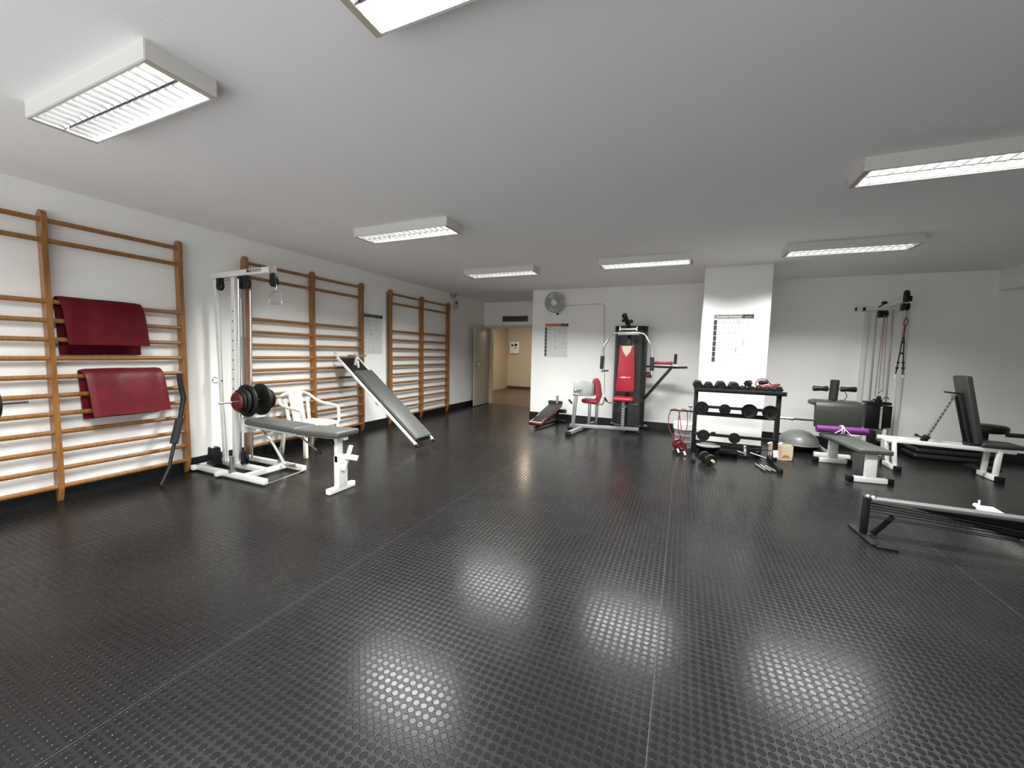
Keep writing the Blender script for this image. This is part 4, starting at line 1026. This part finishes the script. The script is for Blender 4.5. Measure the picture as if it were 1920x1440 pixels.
# ------------------------------------------------------------------ flat bench
t = thing('flat_bench', (2.03, 6.3, 0), 'low flat grey bench on white T-shaped feet with black caps', 'bench')
RZ = R(7)
def rp(x, y, z): return V((2.025+x*math.cos(RZ)-y*math.sin(RZ), 6.34+x*math.sin(RZ)+y*math.cos(RZ), z))
B().bar(rp(0, -0.56, 0.385), rp(0, 0.50, 0.385), 0.325, 0.055, 0.015, seg=3).build('pad', M_gpad, t)
B().bar(rp(0, -0.48, 0.345), rp(0, 0.44, 0.345), 0.05, 0.03).build('under_rail', M_white, t)
for yy in (-0.46, 0.44):
    B().bar(rp(0, yy, 0.05), rp(0, yy, 0.345), 0.11, 0.045, up=rp(0, 1, 0)-rp(0, 0, 0)).build('leg', M_white, t)
    B().bar(rp(-0.20, yy, 0.035), rp(0.20, yy, 0.035), 0.055, 0.06).build('foot', M_white, t)
    for s in (-1, 1): B().bar(rp(s*0.165, yy, 0.035), rp(s*0.225, yy, 0.035), 0.066, 0.07).build('end_cap', M_black, t)

# ------------------------------------------------------------------ cable tower on the back wall
t = thing('cable_tower', (2.85, 8.0, 0), 'white wall cable tower with black weight stack and pulleys behind the curl bench', 'exercise machine')
for x in (2.66, 3.14): B().bar((x, 8.165, 0.05), (x, 8.165, 2.22), 0.05, 0.06, up=(0, 1, 0)).build('wall_upright', M_white, t)
B().bar((2.47, 8.02, 2.25), (3.10, 8.02, 2.255), 0.05, 0.05).bar((2.66, 8.15, 2.235), (2.66, 8.02, 2.235), 0.04, 0.03).bar((3.06, 8.15, 2.235), (3.06, 8.02, 2.235), 0.04, 0.03).build('cross_bar', M_white, t)
B().bar((2.46, 8.02, 2.25), (2.475, 8.02, 2.25), 0.056, 0.056).bar((2.545, 8.02, 2.25), (2.585, 8.02, 2.25), 0.056, 0.056).bar((3.06, 8.02, 2.255), (3.10, 8.02, 2.255), 0.056, 0.056).build('rubber_bands', M_black, t)
B().bar((2.80, 8.05, 2.27), (2.92, 7.62, 2.34), 0.05, 0.05).build('pulley_arm', M_white, t)
B().bb((2.885, 7.58, 2.30), (2.945, 7.66, 2.44), 0.015).sphere((2.915, 7.62, 2.44), 0.035).bb((2.91, 7.60, 2.31), (2.98, 7.66, 2.39), 0.012).build('arm_end', M_black, t)
for x in (2.895, 2.945): B().lathe([(0, -0.014), (0.05, -0.014), (0.056, -0.01), (0.048, 0), (0.056, 0.01), (0.05, 0.014), (0, 0.014)], (x, 7.64, 2.235), (1, 0, 0), 22).build('front_pulley', M_black, t)
for x in (2.75, 2.79, 2.83): B().lathe([(0, -0.016), (0.052, -0.016), (0.058, -0.011), (0.05, 0), (0.058, 0.011), (0.052, 0.016), (0, 0.016)], (x, 7.98, 2.165), (1, 0, 0), 22).build('rear_pulley', M_black, t)
B().sphere((2.80, 7.98, 2.34), 0.03, (1.3, 1, 0.8)).bar((2.74, 8.0, 2.27), (2.80, 7.98, 2.33), 0.02, 0.02).build('guide_wheel', M_black, t)
for x in (2.70, 2.90): B().cyl((x, 7.88, 0.36), (x-0.0, 7.93, 2.22), 0.011).build('guide_rod', M_steel, t)
for x0, x1, z0 in ((2.76, 2.79, 0.88), (2.80, 2.805, 0.93), (2.85, 2.83, 0.95)): B().cyl((x1, 7.93, 2.14), (x0, 7.89, z0), 0.0045, n=6).build('cable', M_rope, t)
st = B(); st.bb((2.64, 7.80, 0.385), (2.865, 7.95, 0.755), 0.006)
st.build('front_stack', M_black, t)
lin = B()
for k in range(14): lin.bb((2.645, 7.798, 0.385+k*0.026), (2.86, 7.952, 0.3865+k*0.026))
B().bb((2.865, 7.84, 0.41), (2.97, 7.99, 0.745), 0.006).build('rear_stack', M_black, t)
B().bb((2.635, 7.79, 0.765), (2.94, 7.97, 0.805), 0.006).build('top_plate', M_black, t)
nb = B()
for k in range(14): nb.bb((2.812, 7.7975, 0.402+k*0.0245), (2.838, 7.7995, 0.415+k*0.0245))
nb.build('number_tabs', M_cord, t)
B().bb((2.765, 7.83, 0.805), (2.84, 7.93, 0.85), 0.012).sphere((2.80, 7.86, 0.87), 0.03).tube([(2.84, 7.84, 0.85), (2.87, 7.84, 0.88), (2.91, 7.85, 0.875), (2.91, 7.85, 0.85)], 0.006, 6, smooth=3).tube([(2.76, 7.84, 0.85), (2.72, 7.84, 0.83), (2.70, 7.82, 0.81)], 0.008, 6, smooth=3).build('stack_clamp', M_dsteel, t)
B().tube([(2.815, 7.88, 0.93), (2.83, 7.88, 0.955), (2.825, 7.88, 0.985), (2.81, 7.88, 0.99), (2.80, 7.88, 0.965)], 0.006, 6, closed=True, smooth=3).build('carabiner', M_steel, t)
for x in (2.66, 2.90): B().bar((x, 7.86, 0.04), (x, 7.86, 0.385), 0.045, 0.045, up=(0, 1, 0)).build('leg', M_white, t)
B().bar((2.55, 7.86, 0.03), (3.0, 7.86, 0.03), 0.05, 0.05).bar((2.78, 7.6, 0.03), (2.78, 8.15, 0.03), 0.05, 0.05).build('base', M_white, t)
B().bb((2.70, 7.82, 0.10), (2.80, 7.92, 0.35), 0.02).lathe([(0, -0.02), (0.06, -0.02), (0.06, 0.02), (0, 0.02)], (2.75, 7.80, 0.18), (0, 1, 0)).build('low_pulley', M_dsteel, t)
# knotted rope hanging on red snap hook
t = thing('triceps_rope', (2.95, 7.64, 1.45), 'knotted dark rope on a red snap hook hanging from the cable tower', 'rope')
B().tube([(2.945, 7.64, 2.19), (2.945, 7.64, 2.075)], 0.004, 6).tube([(2.945, 7.64, 2.08), (2.965, 7.64, 2.03), (2.955, 7.64, 1.98), (2.94, 7.64, 1.96), (2.925, 7.64, 1.99), (2.93, 7.64, 2.04)], 0.008, 8, closed=True, smooth=3).cyl((2.94, 7.64, 1.96), (2.935, 7.64, 1.82), 0.012).build('snap_hook', M_redtube, t)
rp_ = B()
for s in (-1, 1):
    pts = [(2.935, 7.64, 1.84), (2.935+s*0.012, 7.64, 1.72), (2.932+s*0.018, 7.64, 1.60), (2.93+s*0.028, 7.64, 1.45), (2.93+s*0.034, 7.64, 1.34), (2.925+s*0.04, 7.64, 1.24)]
    rp_.tube(pts, 0.009, 8, smooth=4)
    rp_.sphere(pts[4], 0.020).sphere((2.93+s*0.028, 7.64, 1.42), 0.018)
rp_.sphere((2.935, 7.64, 1.725), 0.022).sphere((2.932, 7.64, 1.56), 0.024, (1.3, 1, 0.6))
rp_.build('rope', M_dsteel, t)
B().cyl((2.885, 7.64, 1.255), (2.88, 7.64, 1.20), 0.008).cyl((2.965, 7.64, 1.255), (2.975, 7.64, 1.20), 0.008).build('rope_ends', M_cord, t)

# ------------------------------------------------------------------ adjustable incline bench
t = thing('incline_bench', (3.1, 6.85, 0), 'white framed adjustable bench with tall raised grey backrest and perforated strut', 'bench')
Ya, Yc_ = 6.745, 6.955
for y in (Ya, Yc_):
    B().bar((2.50, y, 0.40), (3.74, y, 0.372), 0.035, 0.05).build('side_rail', M_white, t)
    for x0, x1 in ((2.60, 2.63), (3.60, 3.58)):
        B().bar((x1, y, 0.05), (x0, y, 0.39), 0.045, 0.045, up=(0, 1, 0)).build('leg', M_white, t)
for x in (2.63, 3.58):
    B().bar((x, 6.67, 0.035), (x, 7.04, 0.035), 0.055, 0.06).build('foot', M_white, t)
    for y in (6.66, 7.05): B().bb((x-0.034, y-0.03, 0.0), (x+0.034, y+0.03, 0.072), 0.004).build('end_cap', M_black, t)
    B().bar((x-0.02, Ya, 0.36), (x-0.02, Yc_, 0.36), 0.03, 0.03).build('cross_bar', M_white, t)
B().bar((3.41, 6.85, 0.435), (3.235, 6.85, 1.275), 0.27, 0.07, 0.02, up=(-1, 0, 0), seg=3).build('backrest', M_dpad, t)
B().bar((3.355, 6.79, 0.44), (3.215, 6.79, 1.06), 0.03, 0.025, up=(-1, 0, 0)).bar((3.355, 6.91, 0.44), (3.215, 6.91, 1.06), 0.03, 0.025, up=(-1, 0, 0)).bar((3.37, 6.75, 0.42), (3.37, 6.95, 0.42), 0.04, 0.04).build('backrest_frame', M_dsteel, t)
B().tube([(3.21, 6.80, 1.05), (3.12, 6.80, 1.06), (3.11, 6.90, 1.06), (3.20, 6.90, 1.05)], 0.010, 8, smooth=3).build('strut_bracket', M_dsteel, t)
B().bar((2.945, 6.85, 0.42), (3.19, 6.85, 1.055), 0.035, 0.035).build('strut', M_silver, t)
a, b_ = V((2.945, 6.85, 0.42)), V((3.19, 6.85, 1.055))
for k in range(11):
    q = a.lerp(b_, 0.12+0.075*k)
    B().cyl(q+V((0, -0.0175, 0)), q+V((0, -0.0185, 0)), 0.009, n=8).build('adjustment_hole', M_black, t)
B().bar((2.93, 6.85, 0.40), (2.97, 6.85, 0.48), 0.06, 0.055).build('strut_socket', M_dsteel, t)
B().cyl((2.95, 6.80, 0.44), (2.83, 6.76, 0.485), 0.010).sphere((2.82, 6.757, 0.49), 0.02).build('locking_lever', M_dsteel, t)
B().bar((3.42, 6.85, 0.435), (3.80, 6.85, 0.43), 0.30, 0.055, 0.02, seg=3).build('seat', M_dpad, t)

# ------------------------------------------------------------------ stool behind, roller bar, folded mats
t = thing('round_stool', (3.86, 7.5, 0), 'black round padded stool behind the seat of the incline bench', 'stool')
B().lathe([(0, 0.50), (0.17, 0.50), (0.205, 0.515), (0.21, 0.55), (0.205, 0.585), (0.18, 0.60), (0, 0.605)], (3.84, 7.5, 0), n=36).build('seat', M_black, t)
B().cyl((3.84, 7.5, 0.03), (3.84, 7.5, 0.505), 0.032).lathe([(0, 0.0), (0.18, 0.0), (0.18, 0.015), (0.05, 0.04), (0, 0.04)], (3.84, 7.5, 0), n=28).build('column', M_dsteel, t)
t = thing('roller_stand', (4.2, 7.2, 0), 'dark padded roller bar entering from the photo edge beside the stool', 'exercise machine')
B().cyl((3.885, 7.2, 0.52), (4.35, 7.2, 0.515), 0.028).build('roller', M_foam, t)
B().bar((4.40, 7.2, 0.03), (4.40, 7.2, 0.56), 0.05, 0.05, up=(0, 1, 0)).cyl((4.33, 7.2, 0.515), (4.42, 7.2, 0.515), 0.014).bar((4.40, 6.95, 0.03), (4.40, 7.45, 0.03), 0.05, 0.05).build('stand', M_dsteel, t)
for k, (x0, x1, y0, y1, z0, z1, lab) in enumerate(((3.22, 4.15, 7.72, 8.16, 0.0, 0.075, 'bottom folded black mat on the floor behind the incline bench'),
        (3.25, 4.12, 7.75, 8.16, 0.077, 0.15, 'middle folded black mat of the pile behind the incline bench'),
        (3.30, 4.05, 7.79, 8.16, 0.152, 0.22, 'top folded black mat of the pile behind the incline bench'))):
    o = B().bb((x0, y0, z0), (x1, y1, z1), 0.03, 3).build('folded_mat', M_tape); tag(o, lab, 'mat', 'folded black mats')

# ------------------------------------------------------------------ low bench with elastic cords, bottom right
t = thing('cord_bench', (2.2, 4.05, 0), 'low black bench with elastic cords and flat steel foot on open floor', 'bench')
yb = 4.05
B().bar((1.435, 3.84, 0.012), (1.405, 4.23, 0.012), 0.05, 0.02, 0.003).bar((1.435, 3.835, 0.012), (1.56, 3.82, 0.012), 0.05, 0.02, 0.003).build('foot_plate', M_dsteel, t)
B().bar((1.425, yb, 0.02), (1.43, yb, 0.33), 0.045, 0.04, up=(0, 1, 0)).build('post', M_dsteel, t)
B().bar((1.495, yb+0.03, 0.02), (1.62, yb+0.05, 0.185), 0.045, 0.025, up=(0, 1, 0)).bar((1.43, yb, 0.022), (1.51, yb+0.03, 0.022), 0.05, 0.01).build('brace', M_dsteel, t)
B().sphere((1.43, yb-0.015, 0.335), 0.02).sphere((1.47, yb+0.0, 0.325), 0.022).build('cord_knobs', M_steel, t)
B().bar((1.45, yb, 0.315), (3.3, yb, 0.315), 0.085, 0.03, 0.004).build('top_rail', M_rail, t)
B().prism([(1.70, yb-0.03, 0.298), (3.3, yb-0.03, 0.298), (3.3, yb-0.03, 0.155), (2.3, yb-0.03, 0.17)], (0, 0.06, 0), 0.004).build('side_panel', M_black, t)
cd = B()
for k, z in enumerate((0.290, 0.268, 0.248, 0.222, 0.19, 0.175)):
    zz = 0.15+0.012*(5-k)
    cd.tube([(1.445, yb-0.028, z), (1.80, yb-0.040, z-(z-zz)*0.22), (2.20, yb-0.045, z-(z-zz)*0.62), (2.60, yb-0.045, zz), (3.2, yb-0.045, zz-0.01)], 0.006 if k < 3 else 0.004, 6, smooth=4)
cd.build('elastic_cords', M_black, t)
B().bar((3.25, yb, 0.02), (3.25, yb, 0.30), 0.045, 0.04, up=(0, 1, 0)).bar((3.25, 3.84, 0.012), (3.25, 4.25, 0.012), 0.05, 0.02).build('rear_leg', M_dsteel, t)
t = thing('steel_frame_part', (2.62, 4.8, 0), 'white steel frame piece lying on the floor behind the low black bench', 'frame')
B().prism([(2.565, 4.42, 0.02), (2.565, 4.96, 0.05), (2.565, 5.02, 0.075), (2.565, 5.02, 0.115), (2.565, 4.96, 0.14), (2.565, 4.42, 0.11)], (0.085, 0, 0), 0.006).build('angled_beam', M_white, t)
B().bar((2.655, 4.80, 0.075), (3.4, 4.78, 0.075), 0.08, 0.08, 0.006).build('floor_beam', M_white, t)
B().cyl((2.605, 5.02, 0.095), (2.60, 5.10, 0.10), 0.020).cyl((2.605, 5.06, 0.10), (2.605, 5.06, 0.16), 0.008).bar((2.605, 4.99, 0.0), (2.605, 4.99, 0.08), 0.04, 0.04, up=(0, 1, 0)).build('end_tube', M_white, t)
for y in (4.72, 4.66): B().cyl((2.566, y, 0.075), (2.561, y, 0.075), 0.014).build('bolt', M_dsteel, t)
